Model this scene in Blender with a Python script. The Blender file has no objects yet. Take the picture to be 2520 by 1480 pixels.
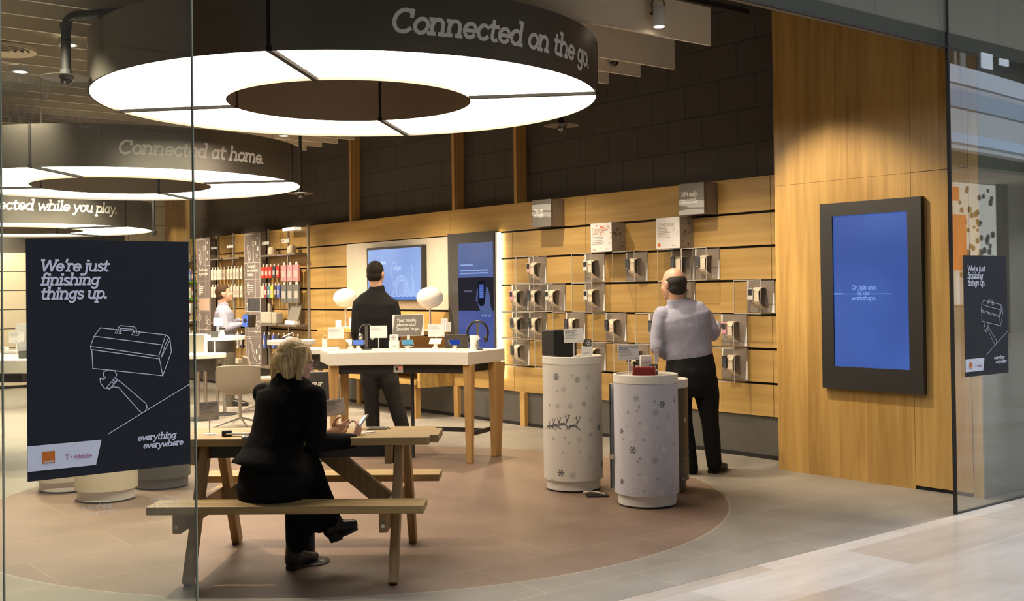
import bpy, bmesh, math, random
from mathutils import Vector, Matrix
R = random.Random(7)
S = bpy.context.scene
COL = S.collection
PI = math.pi

# ------------------------------------------------------------------ camera
F_PX, YAW, PITCH, ROLL, CX, CY = 2744.25, 0.66638, 0.01221, -0.01313, 1221.116, 680.805
EYE = Vector((0.0, 0.0, 1.5))
FW = Vector((math.sin(YAW)*math.cos(PITCH), math.cos(YAW)*math.cos(PITCH), math.sin(PITCH)))
_r = Vector((math.cos(YAW), -math.sin(YAW), 0)); _u = _r.cross(FW)
RT = math.cos(ROLL)*_r + math.sin(ROLL)*_u
UP = -math.sin(ROLL)*_r + math.cos(ROLL)*_u
cam = bpy.data.cameras.new('camera'); camo = bpy.data.objects.new('camera', cam); COL.objects.link(camo)
cam.sensor_width = 36; cam.lens = F_PX/2520*36
cam.shift_x = (1260-CX)/2520; cam.shift_y = (CY-740)/2520
cam.clip_start = .05; cam.clip_end = 200
camo.matrix_world = Matrix(((RT.x, UP.x, -FW.x, EYE.x), (RT.y, UP.y, -FW.y, EYE.y), (RT.z, UP.z, -FW.z, EYE.z), (0, 0, 0, 1)))
S.camera = camo
S.view_settings.view_transform = 'Standard'; S.view_settings.look = 'None'
S.view_settings.gamma = 1; S.view_settings.exposure = 0.12
S.view_settings.use_curve_mapping = False

# ------------------------------------------------------------------ daylight of the mall
w = bpy.data.worlds.new('mall_daylight'); S.world = w; w.use_nodes = True
w.node_tree.nodes['Background'].inputs[0].default_value = (.75, .82, 1.0, 1)
w.node_tree.nodes['Background'].inputs[1].default_value = .17

def area(name, loc, rot, size, size_y, power, color):
    l = bpy.data.lights.new(name, 'AREA'); l.shape = 'RECTANGLE'; l.size = size; l.size_y = size_y
    l.energy = power; l.color = color
    o = bpy.data.objects.new(name, l); COL.objects.link(o); o.location = loc; o.rotation_euler = rot
    return o
area('skylight', (5.0, 2.5, 8.5), (0, 0, 0), 18, 2.2, 900, (.86, .91, 1.0))
def spot(name, loc, target, power, angle, blend=.6, color=(1, .83, .61), radius=.04):
    l = bpy.data.lights.new(name, 'SPOT'); l.energy = power; l.spot_size = angle; l.spot_blend = blend
    l.color = color; l.shadow_soft_size = radius
    o = bpy.data.objects.new(name, l); COL.objects.link(o); o.location = loc
    o.rotation_euler = (Vector(target)-Vector(loc)).to_track_quat('-Z', 'Y').to_euler()
    return o

# points of the place seen through a pixel of the 2520x1480 frame
def ray(x, y): return FW + RT*((x-CX)/F_PX) - UP*((y-CY)/F_PX)
def at_z(x, y, z): d = ray(x, y); return EYE + d*((z-EYE.z)/d.z)
def at_x(x, y, X): d = ray(x, y); return EYE + d*(X/d.x)
def at_y(x, y, Y): d = ray(x, y); return EYE + d*(Y/d.y)
def at_d(x, y, D): return EYE + ray(x, y)*D
def V(*a): return Vector(a if len(a) == 3 else a[0])

# ------------------------------------------------------------------ materials
def rgb(r, g, b):
    f = lambda c: (c/255/12.92) if c <= 10 else ((c/255+.055)/1.055)**2.4
    return (f(r), f(g), f(b))
MATS = {}
def pmat(name, col, rough=.5, metal=0, var=.06, scale=18, emit=None, estr=0, spec=.5, bump=0, coat=0, bdist=.004):
    if name in MATS: return MATS[name]
    m = bpy.data.materials.new(name); m.use_nodes = True; MATS[name] = m
    nt = m.node_tree; b = nt.nodes['Principled BSDF']
    b.inputs['Roughness'].default_value = rough; b.inputs['Metallic'].default_value = metal
    b.inputs['Specular IOR Level'].default_value = spec
    if coat: b.inputs['Coat Weight'].default_value = coat; b.inputs['Coat Roughness'].default_value = .08
    tc = nt.nodes.new('ShaderNodeTexCoord'); n = nt.nodes.new('ShaderNodeTexNoise'); n.inputs['Scale'].default_value = scale
    n.inputs['Detail'].default_value = 4
    nt.links.new(tc.outputs['Object'], n.inputs['Vector'])
    mx = nt.nodes.new('ShaderNodeMix'); mx.data_type = 'RGBA'
    mx.inputs[6].default_value = tuple(c*(1-var) for c in col)+(1,)
    mx.inputs[7].default_value = tuple(min(1, c*(1+var)) for c in col)+(1,)
    nt.links.new(n.outputs['Fac'], mx.inputs[0]); nt.links.new(mx.outputs[2], b.inputs['Base Color'])
    if bump:
        bp = nt.nodes.new('ShaderNodeBump'); bp.inputs['Strength'].default_value = bump; bp.inputs['Distance'].default_value = bdist
        nt.links.new(n.outputs['Fac'], bp.inputs['Height']); nt.links.new(bp.outputs['Normal'], b.inputs['Normal'])
    if emit:
        b.inputs['Emission Color'].default_value = tuple(emit)+(1,); b.inputs['Emission Strength'].default_value = estr
    return m
def wood(name, c1, c2, axis, rough=.38, grain=1.0, panel=None, spec=.4, world=False):
    """veneer with the grain running along axis 0/1/2; panel=(axis, width) varies tone board by board"""
    if name in MATS: return MATS[name]
    m = bpy.data.materials.new(name); m.use_nodes = True; MATS[name] = m
    nt = m.node_tree; N = nt.nodes.new; L = nt.links.new; b = nt.nodes['Principled BSDF']
    b.inputs['Roughness'].default_value = rough; b.inputs['Specular IOR Level'].default_value = spec
    tc = N('ShaderNodeTexCoord'); mp = N('ShaderNodeMapping'); L(tc.outputs['Object'], mp.inputs['Vector'])
    sc = [14*grain]*3; sc[axis] = .9*grain; mp.inputs['Scale'].default_value = sc
    if panel:
        sx = N('ShaderNodeSeparateXYZ'); L(tc.outputs['Object'], sx.inputs[0])
        dv = N('ShaderNodeMath'); dv.operation = 'DIVIDE'; dv.inputs[1].default_value = panel[1]; L(sx.outputs[panel[0]], dv.inputs[0])
        fl = N('ShaderNodeMath'); fl.operation = 'FLOOR'; L(dv.outputs[0], fl.inputs[0])
        wn = N('ShaderNodeTexWhiteNoise'); wn.noise_dimensions = '1D'; L(fl.outputs[0], wn.inputs['W'])
        ad = N('ShaderNodeVectorMath'); ad.operation = 'MULTIPLY_ADD'; L(wn.outputs['Color'], ad.inputs[0])
        ad.inputs[1].default_value = (30, 30, 30); L(mp.outputs[0], ad.inputs[2]); vec = ad.outputs[0]
    else: vec = mp.outputs[0]
    n1 = N('ShaderNodeTexNoise'); n1.inputs['Scale'].default_value = 1.1; n1.inputs['Detail'].default_value = 6; n1.inputs['Distortion'].default_value = 1.6
    L(vec, n1.inputs['Vector'])
    wv = N('ShaderNodeTexWave'); wv.inputs['Scale'].default_value = .32; wv.inputs['Distortion'].default_value = 7; wv.inputs['Detail'].default_value = 3
    wv.inputs['Detail Scale'].default_value = 1.4
    wv.bands_direction = 'X' if axis != 0 else 'Y'; L(vec, wv.inputs['Vector'])
    mx = N('ShaderNodeMix'); mx.data_type = 'FLOAT'; mx.inputs[0].default_value = .26
    L(n1.outputs['Fac'], mx.inputs[2]); L(wv.outputs['Fac'], mx.inputs[3])
    cr = N('ShaderNodeValToRGB'); cr.color_ramp.elements[0].position = .20; cr.color_ramp.elements[1].position = .78
    cr.color_ramp.elements[0].color = tuple(c1)+(1,); cr.color_ramp.elements[1].color = tuple(c2)+(1,)
    L(mx.outputs[0], cr.inputs[0])
    if panel:
        hs = N('ShaderNodeHueSaturation'); ml = N('ShaderNodeMath'); ml.operation = 'MULTIPLY_ADD'
        L(wn.outputs['Value'], ml.inputs[0]); ml.inputs[1].default_value = .14; ml.inputs[2].default_value = .93
        L(ml.outputs[0], hs.inputs['Value']); L(cr.outputs[0], hs.inputs['Color']); L(hs.outputs[0], b.inputs['Base Color'])
    else: L(cr.outputs[0], b.inputs['Base Color'])
    return m
def glass_mat(name, tint=(1, 1, 1), ior=1.5, rough=0.0, boost=1.0):
    m = bpy.data.materials.new(name); m.use_nodes = True; MATS[name] = m
    nt = m.node_tree; N = nt.nodes.new; L = nt.links.new
    for n in list(nt.nodes): nt.nodes.remove(n)
    out = N('ShaderNodeOutputMaterial'); mix = N('ShaderNodeMixShader'); tr = N('ShaderNodeBsdfTransparent'); gl = N('ShaderNodeBsdfGlossy')
    fr = N('ShaderNodeFresnel'); ge = N('ShaderNodeNewGeometry'); mr = N('ShaderNodeMapRange')      # same index met from either face of a thin sheet
    mr.inputs[3].default_value = ior; mr.inputs[4].default_value = 1/ior; L(ge.outputs['Backfacing'], mr.inputs[0]); L(mr.outputs[0], fr.inputs['IOR'])
    mu = N('ShaderNodeMath'); mu.operation = 'MULTIPLY'; mu.inputs[1].default_value = boost; mu.use_clamp = True
    tr.inputs[0].default_value = tuple(tint)+(1,); gl.inputs['Roughness'].default_value = rough
    L(fr.outputs[0], mu.inputs[0]); L(mu.outputs[0], mix.inputs[0]); L(tr.outputs[0], mix.inputs[1]); L(gl.outputs[0], mix.inputs[2]); L(mix.outputs[0], out.inputs[0])
    return m
def emat(name, col, strength):
    if name in MATS: return MATS[name]
    m = bpy.data.materials.new(name); m.use_nodes = True; MATS[name] = m
    nt = m.node_tree
    for n in list(nt.nodes): nt.nodes.remove(n)
    out = nt.nodes.new('ShaderNodeOutputMaterial'); e = nt.nodes.new('ShaderNodeEmission')
    e.inputs[0].default_value = tuple(col)+(1,); e.inputs[1].default_value = strength
    nt.links.new(e.outputs[0], out.inputs[0]); return m
def screen_mat(name, c_lo, c_hi, strength, scale=1.2):
    """a lit display: emission with a slow drift of tone from its own picture"""
    m = bpy.data.materials.new(name); m.use_nodes = True; MATS[name] = m
    nt = m.node_tree; N = nt.nodes.new; L = nt.links.new; b = nt.nodes['Principled BSDF']
    b.inputs['Base Color'].default_value = (.01, .01, .012, 1); b.inputs['Roughness'].default_value = .25
    tc = N('ShaderNodeTexCoord'); n = N('ShaderNodeTexNoise'); n.inputs['Scale'].default_value = scale; n.inputs['Detail'].default_value = 1
    L(tc.outputs['Object'], n.inputs['Vector'])
    cr = N('ShaderNodeValToRGB'); cr.color_ramp.elements[0].position = .3; cr.color_ramp.elements[1].position = .7
    cr.color_ramp.elements[0].color = tuple(c_lo)+(1,); cr.color_ramp.elements[1].color = tuple(c_hi)+(1,)
    L(n.outputs['Fac'], cr.inputs[0]); L(cr.outputs[0], b.inputs['Emission Color']); b.inputs['Emission Strength'].default_value = strength
    return m

OAK_H = wood('oak_horizontal', (.35, .210, .064), (.51, .330, .110), 1, rough=.36, grain=.8)
OAK_V = wood('oak_veneer_vertical', (.30, .170, .048), (.52, .325, .105), 2, rough=.3, grain=.9, panel=(1, .29))
OAK_P = wood('oak_post', (.37, .205, .065), (.53, .32, .11), 2, rough=.4)
OAK_T = wood('table_leg_oak', (.38, .215, .075), (.54, .33, .125), 2, rough=.42)
PIC = wood('picnic_timber', (.30, .200, .080), (.47, .325, .140), 0, rough=.45, grain=1.6)
PIC_V = wood('picnic_leg_timber', (.26, .155, .065), (.40, .26, .12), 2, rough=.5, grain=1.6)
WHITE = pmat('white_lacquer', (.80, .78, .72), .35, var=.02)
WHITE_P = pmat('white_plastic', (.78, .77, .74), .4, var=.03)
CARD = pmat('white_card', (.80, .79, .78), .7, var=.03)
INK = pmat('grey_ink', (.16, .16, .18), .8)
LINE = pmat('white_line_print', (.72, .78, .95), .6)
CREAM = pmat('cream_holder', (.80, .68, .52), .45)
DARK = pmat('dark_metal', (.030, .032, .034), .45, metal=0, var=.1)
BLACK = pmat('black_plastic', (.012, .012, .013), .4)
GAP = pmat('shadow_gap_black', (.008, .006, .005), .8)
CHROME = pmat('brushed_steel', (.55, .52, .48), .28, metal=1)
TAUPE = pmat('taupe_print', (.29, .24, .205), .55, var=.05)
GREYP = pmat('grey_print', (.20, .185, .165), .5, var=.05)
GLASS = glass_mat('shopfront_glass', (.93, .97, .95), 1.5, 0, 1.35)
ACRYL = glass_mat('clear_acrylic', (.955, .955, .95), 1.45)
EDGE = pmat('glass_edge_green', (.12, .26, .22), .2)
# ------------------------------------------------------------------ mesh builder
WM = {}; CH = {}     # world matrices and children, kept by hand
class MB:
    def __init__(s): s.v = []; s.f = []
    def add(s, vs, fs):
        b = len(s.v); s.v += [Vector(v) for v in vs]; s.f += [tuple(b+i for i in f) for f in fs]; return s
    def box(s, c, d, rot=None):
        """c centre, d full sizes, rot 3x3"""
        hx, hy, hz = d[0]/2, d[1]/2, d[2]/2
        vs = [Vector((x*hx, y*hy, z*hz)) for z in (-1, 1) for y in (-1, 1) for x in (-1, 1)]
        if rot is not None: vs = [rot @ v for v in vs]
        c = Vector(c)
        return s.add([v+c for v in vs], [(0, 2, 3, 1), (4, 5, 7, 6), (0, 1, 5, 4), (2, 6, 7, 3), (0, 4, 6, 2), (1, 3, 7, 5)])
    def bb(s, lo, hi): return s.box([(a+b)/2 for a, b in zip(lo, hi)], [abs(b-a) for a, b in zip(lo, hi)])
    def beam(s, p, q, wid, thk, side=(0, 0, 1), taper=1.0):
        """a rectangular bar p->q; wid along side, thk across"""
        p, q = Vector(p), Vector(q); t = (q-p).normalized(); a = Vector(side); a = (a-t*a.dot(t)).normalized(); b = t.cross(a)
        vs = []
        for o, k in ((p, 1.0), (q, taper)):
            for i, j in ((-1, -1), (1, -1), (1, 1), (-1, 1)): vs.append(o+a*(wid/2*k*i)+b*(thk/2*k*j))
        return s.add(vs, [(0, 3, 2, 1), (4, 5, 6, 7), (0, 1, 5, 4), (1, 2, 6, 5), (2, 3, 7, 6), (3, 0, 4, 7)])
    def lathe(s, prof, c=(0, 0, 0), n=32, axis=None, cap=True, a0=0, a1=2*PI):
        c = Vector(c); M = Matrix.Identity(3) if axis is None else Vector((0, 0, 1)).rotation_difference(Vector(axis)).to_matrix()
        full = abs(a1-a0-2*PI) < 1e-6; m = n if full else n+1
        vs = [c+M @ Vector((r*math.cos(a0+(a1-a0)*i/n), r*math.sin(a0+(a1-a0)*i/n), z)) for r, z in prof for i in range(m)]
        fs = []
        for k in range(len(prof)-1):
            for i in range(n):
                j = (i+1) % m if full else i+1
                fs.append((k*m+i, k*m+j, (k+1)*m+j, (k+1)*m+i))
        if cap and full:
            if prof[0][0] > 1e-6: fs.append(tuple(reversed(range(m))))
            if prof[-1][0] > 1e-6: fs.append(tuple((len(prof)-1)*m+i for i in range(m)))
        return s.add(vs, fs)
    def cyl(s, p, q, r, n=16, r2=None):
        p, q = Vector(p), Vector(q); return s.lathe([(r, 0), (r if r2 is None else r2, (q-p).length)], p, n, (q-p))
    def sph(s, c, r, n=20, sc=(1, 1, 1), rot=None):
        c = Vector(c); m = max(6, n//2); vs = []; fs = []
        for k in range(m+1):
            t = PI*k/m
            for i in range(n):
                a = 2*PI*i/n; v = Vector((r*sc[0]*math.sin(t)*math.cos(a), r*sc[1]*math.sin(t)*math.sin(a), r*sc[2]*math.cos(t)))
                vs.append(c+(rot @ v if rot is not None else v))
        for k in range(m):
            for i in range(n): fs.append((k*n+i, (k+1)*n+i, (k+1)*n+(i+1) % n, k*n+(i+1) % n))
        return s.add(vs, fs)
    def tube(s, pts, r, n=10, closed=False):
        pts = [Vector(p) for p in pts]; rr = r if isinstance(r, (list, tuple)) else [r]*len(pts)
        vs = []; fs = []; up = None; L = len(pts)
        for i, p in enumerate(pts):
            a = pts[(i-1) % L] if (closed or i > 0) else p; b = pts[(i+1) % L] if (closed or i < L-1) else p
            t = (b-a).normalized()
            if up is None: up = t.orthogonal().normalized()
            up = (up-t*up.dot(t)).normalized(); o = t.cross(up)
            vs += [p+(up*math.cos(2*PI*k/n)+o*math.sin(2*PI*k/n))*rr[i] for k in range(n)]
        for i in range(L if closed else L-1):
            j = (i+1) % L
            for k in range(n): fs.append((i*n+k, i*n+(k+1) % n, j*n+(k+1) % n, j*n+k))
        if not closed: fs += [tuple(reversed(range(n))), tuple((L-1)*n+k for k in range(n))]
        return s.add(vs, fs)
    def loft(s, secs, wdir, n=20, pw=2.0, cap=True):
        """secs: (centre, half width along wdir, half depth); superellipse sections square to the path"""
        P = [Vector(c) for c, a, b in secs]; vs = []; fs = []; L = len(P)
        for i, (c, a, b) in enumerate(secs):
            t = (P[min(i+1, L-1)]-P[max(i-1, 0)]).normalized()
            wd = Vector(wdir[i] if isinstance(wdir, list) else wdir); wd = (wd-t*wd.dot(t)).normalized(); d = t.cross(wd)
            for k in range(n):
                ca, sa = math.cos(2*PI*k/n), math.sin(2*PI*k/n)
                vs.append(P[i]+wd*(a*math.copysign(abs(ca)**(2/pw), ca))+d*(b*math.copysign(abs(sa)**(2/pw), sa)))
        for i in range(L-1):
            for k in range(n): fs.append((i*n+k, i*n+(k+1) % n, (i+1)*n+(k+1) % n, (i+1)*n+k))
        if cap: fs += [tuple(reversed(range(n))), tuple((L-1)*n+k for k in range(n))]
        return s.add(vs, fs)
    def prism(s, poly, z0, z1):
        n = len(poly); vs = [(x, y, z0) for x, y in poly]+[(x, y, z1) for x, y in poly]
        return s.add(vs, [tuple(reversed(range(n))), tuple(range(n, 2*n))]+[(i, (i+1) % n, n+(i+1) % n, n+i) for i in range(n)])
    def xform(s, M):
        s.v = [M @ v for v in s.v]; return s
    def build(s, name, mat, parent=None, bevel=0, smooth=False, seg=2, angle=.6):
        me = bpy.data.meshes.new(name)
        inv = WM[parent.name].inverted() if parent is not None else None
        pv = None
        if parent is None:   # origin at the base of the thing
            lo = [min(v[i] for v in s.v) for i in range(3)]; hi = [max(v[i] for v in s.v) for i in range(3)]
            pv = Vector(((lo[0]+hi[0])/2, (lo[1]+hi[1])/2, lo[2])); vs = [v-pv for v in s.v]
        else: vs = [inv @ v for v in s.v]
        me.from_pydata([tuple(v) for v in vs], [], s.f)
        bm = bmesh.new(); bm.from_mesh(me)
        bmesh.ops.recalc_face_normals(bm, faces=bm.faces)
        if bevel:
            es = [e for e in bm.edges if len(e.link_faces) == 2 and e.calc_face_angle(0) > angle]
            bmesh.ops.bevel(bm, geom=es, offset=bevel, segments=seg, profile=.5, affect='EDGES', clamp_overlap=True)
        if smooth:
            for f in bm.faces: f.smooth = True
            for e in bm.edges:
                if len(e.link_faces) == 2 and e.calc_face_angle(0) > .75: e.smooth = False
        bm.to_mesh(me); bm.free()
        if mat is not None: me.materials.append(mat)
        o = bpy.data.objects.new(name, me); COL.objects.link(o)
        if parent is not None: o.parent = parent
        else: o.location = pv
        if parent is None: WM[o.name] = Matrix.Translation(pv)
        else: WM[o.name] = WM[parent.name]; CH.setdefault(parent.name, []).append(o)
        return o
def tag(o, label=None, cat=None, group=None, kind=None):
    if label: o['label'] = label
    if cat: o['category'] = cat
    if group: o['group'] = group
    if kind: o['kind'] = kind
    return o
def root(name, loc, label, cat, group=None, rz=0):
    o = bpy.data.objects.new(name, None); COL.objects.link(o); o.empty_display_size = .1
    o.location = loc; o.rotation_euler = (0, 0, rz)
    WM[o.name] = Matrix.Translation(Vector(loc)) @ Matrix.Rotation(rz, 4, 'Z')
    return tag(o, label, cat, group)
def struct(o, label=None):
    o['kind'] = 'structure'
    if label: o['label'] = label
    return o
def kids(o): return CH.get(o.name, [])
def copy_tree(src, M, label=None, group=None, parent=None):
    """a copy of a thing with copies of its parts (and theirs); M is its new world matrix"""
    c = src.copy(); COL.objects.link(c)
    if parent is None:
        c.matrix_basis = M; WM[c.name] = M.copy()
        if label: c['label'] = label
        if group: c['group'] = group
    else: c.parent = parent; WM[c.name] = WM[parent.name]; CH.setdefault(parent.name, []).append(c)
    for k in kids(src): copy_tree(k, None, parent=c)
    return c
def frame(u, v, o):
    """matrix whose x runs along u, y along v, z out of the surface"""
    u, v = Vector(u).normalized(), Vector(v).normalized(); n = u.cross(v); o = Vector(o)
    return Matrix(((u.x, v.x, n.x, o.x), (u.y, v.y, n.y, o.y), (u.z, v.z, n.z, o.z), (0, 0, 0, 1)))

# ------------------------------------------------------------------ slab italic lettering, drawn stroke by stroke
def A(cx, cy, rx, ry, a0, a1, n=14): return [(cx+rx*math.cos(math.radians(a0+(a1-a0)*i/n)), cy+ry*math.sin(math.radians(a0+(a1-a0)*i/n))) for i in range(n+1)]
def ell(cx, cy, rx, ry): return A(cx, cy, rx, ry, 0, 360, 20)
def arch(x, w, top=4.8): return A(x+w/2, top-w/2-.1, w/2, w/2+.1, 180, 0, 8)+[(x+w, .35)]
SC = [A(2, 3.75, 1.45, 1.0, 35, 250, 10)+A(2, 1.35, 1.6, 1.1, 80, -150, 12)]
GL = {
 'a': (5.2, [ell(2.2, 2.5, 1.8, 2.15), [(4.0, 4.7), (4.0, .8), (4.7, .35)]]),
 'b': (5.2, [[(0, 7.5), (.8, 7.5), (.8, .35)], ell(2.7, 2.5, 1.9, 2.15)]),
 'c': (4.5, [A(2.4, 2.5, 2.0, 2.15, 48, 318)]),
 'd': (5.3, [ell(2.3, 2.5, 1.9, 2.15), [(3.3, 7.5), (4.2, 7.5), (4.2, .35), (5, .35)]]),
 'e': (4.9, [A(2.4, 2.5, 2.0, 2.15, 0, 318), [(.4, 2.5), (4.4, 2.5)]]),
 'f': (3.3, [[(1.3, .35), (1.3, 6)]+A(2.5, 6.2, 1.2, 1.3, 180, 60, 6), [(.3, 4.7), (3, 4.7)], [(.3, .35), (2.5, .35)]]),
 'g': (5.2, [ell(2.2, 2.6, 1.8, 2.05), [(4.7, 4.7), (4.0, 4.7), (4.0, -.8)]+A(2.4, -.7, 1.6, 1.3, 0, -150, 8)]),
 'h': (5.6, [[(0, 7.5), (.8, 7.5), (.8, .35)], [(0, .35), (1.7, .35)], arch(.8, 3.5), [(3.5, .35), (5.1, .35)]]),
 'i': (2.4, [[(.1, 4.7), (1, 4.7), (1, .35)], [(.1, .35), (1.9, .35)], [(1, 6.7), (1.02, 6.75)]]),
 'j': (2.3, [[(.2, 4.7), (1.1, 4.7), (1.1, -1)]+A(-.1, -1, 1.2, 1.2, 0, -110, 6), [(1.1, 6.7), (1.12, 6.75)]]),
 'k': (4.9, [[(0, 7.5), (.8, 7.5), (.8, .35)], [(4.1, 4.7), (.9, 2.2)], [(2.0, 3.0), (4.3, .35)], [(0, .35), (1.6, .35)], [(3.4, .35), (4.9, .35)]]),
 'l': (2.4, [[(.1, 7.5), (1, 7.5), (1, .35)], [(.1, .35), (1.9, .35)]]),
 'm': (8.3, [[(0, 4.7), (.8, 4.7), (.8, .35)], [(0, .35), (1.6, .35)], arch(.8, 3.0), arch(3.8, 3.2), [(6.3, .35), (7.8, .35)]]),
 'n': (5.6, [[(0, 4.7), (.8, 4.7), (.8, .35)], [(0, .35), (1.7, .35)], arch(.8, 3.5), [(3.5, .35), (5.1, .35)]]),
 'o': (5.0, [ell(2.4, 2.5, 2.0, 2.15)]),
 'p': (5.2, [[(0, 4.7), (.8, 4.7), (.8, -2.2)], [(0, -2.2), (1.7, -2.2)], ell(2.7, 2.5, 1.9, 2.15)]),
 'r': (3.9, [[(0, 4.7), (.9, 4.7), (.9, .35)], [(0, .35), (1.9, .35)], A(2.5, 3.2, 1.6, 1.5, 170, 55, 6)]),
 's': (4.0, SC),
 't': (3.5, [[(1.2, 6.4), (1.2, 1.5)]+A(2.3, 1.5, 1.1, 1.15, 180, 300, 6), [(.2, 4.7), (3, 4.7)]]),
 'u': (5.5, [[(0, 4.7), (.8, 4.7), (.8, 2)]+A(2.5, 2, 1.7, 1.65, 180, 360, 8)+[(4.2, 4.7)], [(4.2, 2), (4.2, .35), (5, .35)]]),
 'v': (4.8, [[(.3, 4.7), (2.3, .35), (4.3, 4.7)]]),
 'w': (7.0, [[(.3, 4.7), (1.9, .4), (3.4, 4.2), (4.9, .4), (6.5, 4.7)]]),
 'x': (4.6, [[(.3, 4.7), (4.2, .35)], [(4.2, 4.7), (.3, .35)]]),
 'y': (4.9, [[(.3, 4.7), (2.4, .6)], [(4.5, 4.7), (2.0, -1.2), (1.4, -2.0), (.5, -2.1)]]),
 'z': (4.4, [[(.4, 4.7), (4, 4.7), (.4, .35), (4, .35)]]),
 'C': (6.6, [A(3.4, 3.7, 3.0, 3.35, 48, 315), [(5.55, 6.9), (5.55, 5.2)]]),
 'S': (5.2, [A(2.6, 5.5, 1.9, 1.55, 35, 250, 10)+A(2.6, 1.95, 2.1, 1.6, 80, -150, 12)]),
 'I': (2.7, [[(1.2, 7), (1.2, .35)], [(.2, 7), (2.2, 7)], [(.2, .35), (2.2, .35)]]),
 'M': (8.2, [[(.8, .35), (.8, 7), (3.9, 2), (7, 7), (7, .35)], [(0, .35), (1.7, .35)], [(6.1, .35), (7.9, .35)]]),
 'P': (5.6, [[(.9, .35), (.9, 7), (3, 7)]+A(3, 5.2, 1.9, 1.8, 90, -90, 8)+[(.9, 3.4)], [(0, .35), (2, .35)]]),
 'Y': (5.8, [[(.2, 7), (2.8, 3.4), (5.4, 7)], [(2.8, 3.4), (2.8, .35)], [(1.8, .35), (3.8, .35)]]),
 'W': (9.3, [[(.3, 7), (2.4, .4), (4.6, 6.6), (6.8, .4), (9, 7)], [(-.3, 7), (1.1, 7)], [(8.2, 7), (9.6, 7)]]),
 'T': (5.8, [[(2.8, 7), (2.8, .35)], [(.4, 6), (.4, 7), (5.2, 7), (5.2, 6)], [(1.8, .35), (3.8, .35)]]),
 'O': (6.9, [ell(3.4, 3.7, 3.0, 3.35)]),
 'A': (6.2, [[(.4, .35), (3, 7), (5.6, .35)], [(1.4, 2.6), (4.6, 2.6)]]),
 'U': (6.2, [[(.8, 7), (.8, 2.5)]+A(3, 2.5, 2.2, 2.1, 180, 360, 10)+[(5.2, 7)]]),
 'B': (5.6, [[(.8, .35), (.8, 7), (3, 7)]+A(3, 5.4, 1.6, 1.6, 90, -90, 8)+[(.8, 3.8)], A(3, 2.1, 1.9, 1.75, 90, -90, 8)+[(.8, .35)]]),
 'G': (6.6, [A(3.4, 3.7, 3.0, 3.35, 48, 340), [(3.8, 3.2), (6.3, 3.2), (6.3, 1.2)]]),
 'J': (4, [[(2.9, 7), (2.9, 2)]+A(1.5, 2, 1.4, 1.7, 0, -150, 8), [(1.7, 7), (4, 7)]]),
 'D': (6.2, [[(.9, .35), (.9, 7), (2.4, 7)]+A(2.4, 3.7, 3, 3.3, 90, -90, 10)+[(.9, .35)]]),
 'R': (5.8, [[(.9, .35), (.9, 7), (3, 7)]+A(3, 5.3, 1.8, 1.7, 90, -90, 8)+[(.9, 3.6)], [(2.6, 3.6), (5, .35)]]),
 'L': (5, [[(.9, 7), (.9, .35), (4.4, .35)]]),
 'E': (5.2, [[(4.4, 7), (.9, 7), (.9, .35), (4.4, .35)], [(.9, 3.8), (3.8, 3.8)]]),
 'H': (6, [[(.9, 7), (.9, .35)], [(5, 7), (5, .35)], [(.9, 3.8), (5, 3.8)]]),
 'K': (6, [[(.8, 7), (.8, .35)], [(5, 7), (.9, 3)], [(2.4, 4.3), (5.4, .35)]]),
 'N': (6.4, [[(.8, .35), (.8, 7), (5.4, .35), (5.4, 7)]]),
 '.': (2.2, [[(.9, .55), (.92, .6)]]), ',': (2.2, [[(1.1, .6), (.6, -.7)]]), "'": (1.8, [[(1.0, 7.4), (.7, 5.9)]]), '-': (3, [[(.5, 2.6), (2.4, 2.6)]]),
 ' ': (2.6, []),
}
def text_width(s, size): return sum(GL[c][0] for c in s)*size/7.5
def ribbon(mb, pts, r, fn, dl=0.0):
    """one stroke as a mitred strip of quads lying on the surface"""
    q = [pts[0]]
    for p in pts[1:]:
        if math.hypot(p[0]-q[-1][0], p[1]-q[-1][1]) > 1e-5: q.append(p)
    if len(q) < 2: q.append((q[0][0]+r*.1, q[0][1]))
    n = len(q); closed = n > 3 and math.hypot(q[0][0]-q[-1][0], q[0][1]-q[-1][1]) < 1e-4
    def nrm(a, b): L = math.hypot(b[0]-a[0], b[1]-a[1]) or 1; return (-(b[1]-a[1])/L, (b[0]-a[0])/L)
    vs = []
    for i, p in enumerate(q):
        if closed and i in (0, n-1): n0, n1 = nrm(q[-2], q[-1]), nrm(q[0], q[1])
        else: n0 = nrm(q[i-1], p) if i > 0 else nrm(p, q[1]); n1 = nrm(p, q[i+1]) if i < n-1 else n0
        mx, my = n0[0]+n1[0], n0[1]+n1[1]; L = math.hypot(mx, my)
        if L < .35: mx, my, k = n0[0], n0[1], 1.0
        else: mx, my = mx/L, my/L; k = min(1.6, 1/max(.3, mx*n0[0]+my*n0[1]))
        px, py = p
        vs.append((px+mx*r*k, py+my*r*k)); vs.append((px-mx*r*k, py-my*r*k))
    if not closed:   # square the two ends out by most of a half stroke
        for e, (a, b) in ((0, (q[0], q[1])), (n-1, (q[-1], q[-2]))):
            L = math.hypot(a[0]-b[0], a[1]-b[1]) or 1; dx, dy = (a[0]-b[0])/L, (a[1]-b[1])/L; m = nrm(q[0], q[1]) if e == 0 else nrm(q[-2], q[-1])
            c = (a[0]+dx*r*.85, a[1]+dy*r*.85); vs[2*e] = (c[0]+m[0]*r, c[1]+m[1]*r); vs[2*e+1] = (c[0]-m[0]*r, c[1]-m[1]*r)
    mb.add([fn(x, y, dl) for x, y in vs], [(2*i, 2*i+1, 2*i+3, 2*i+2) for i in range(n-1)])
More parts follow.
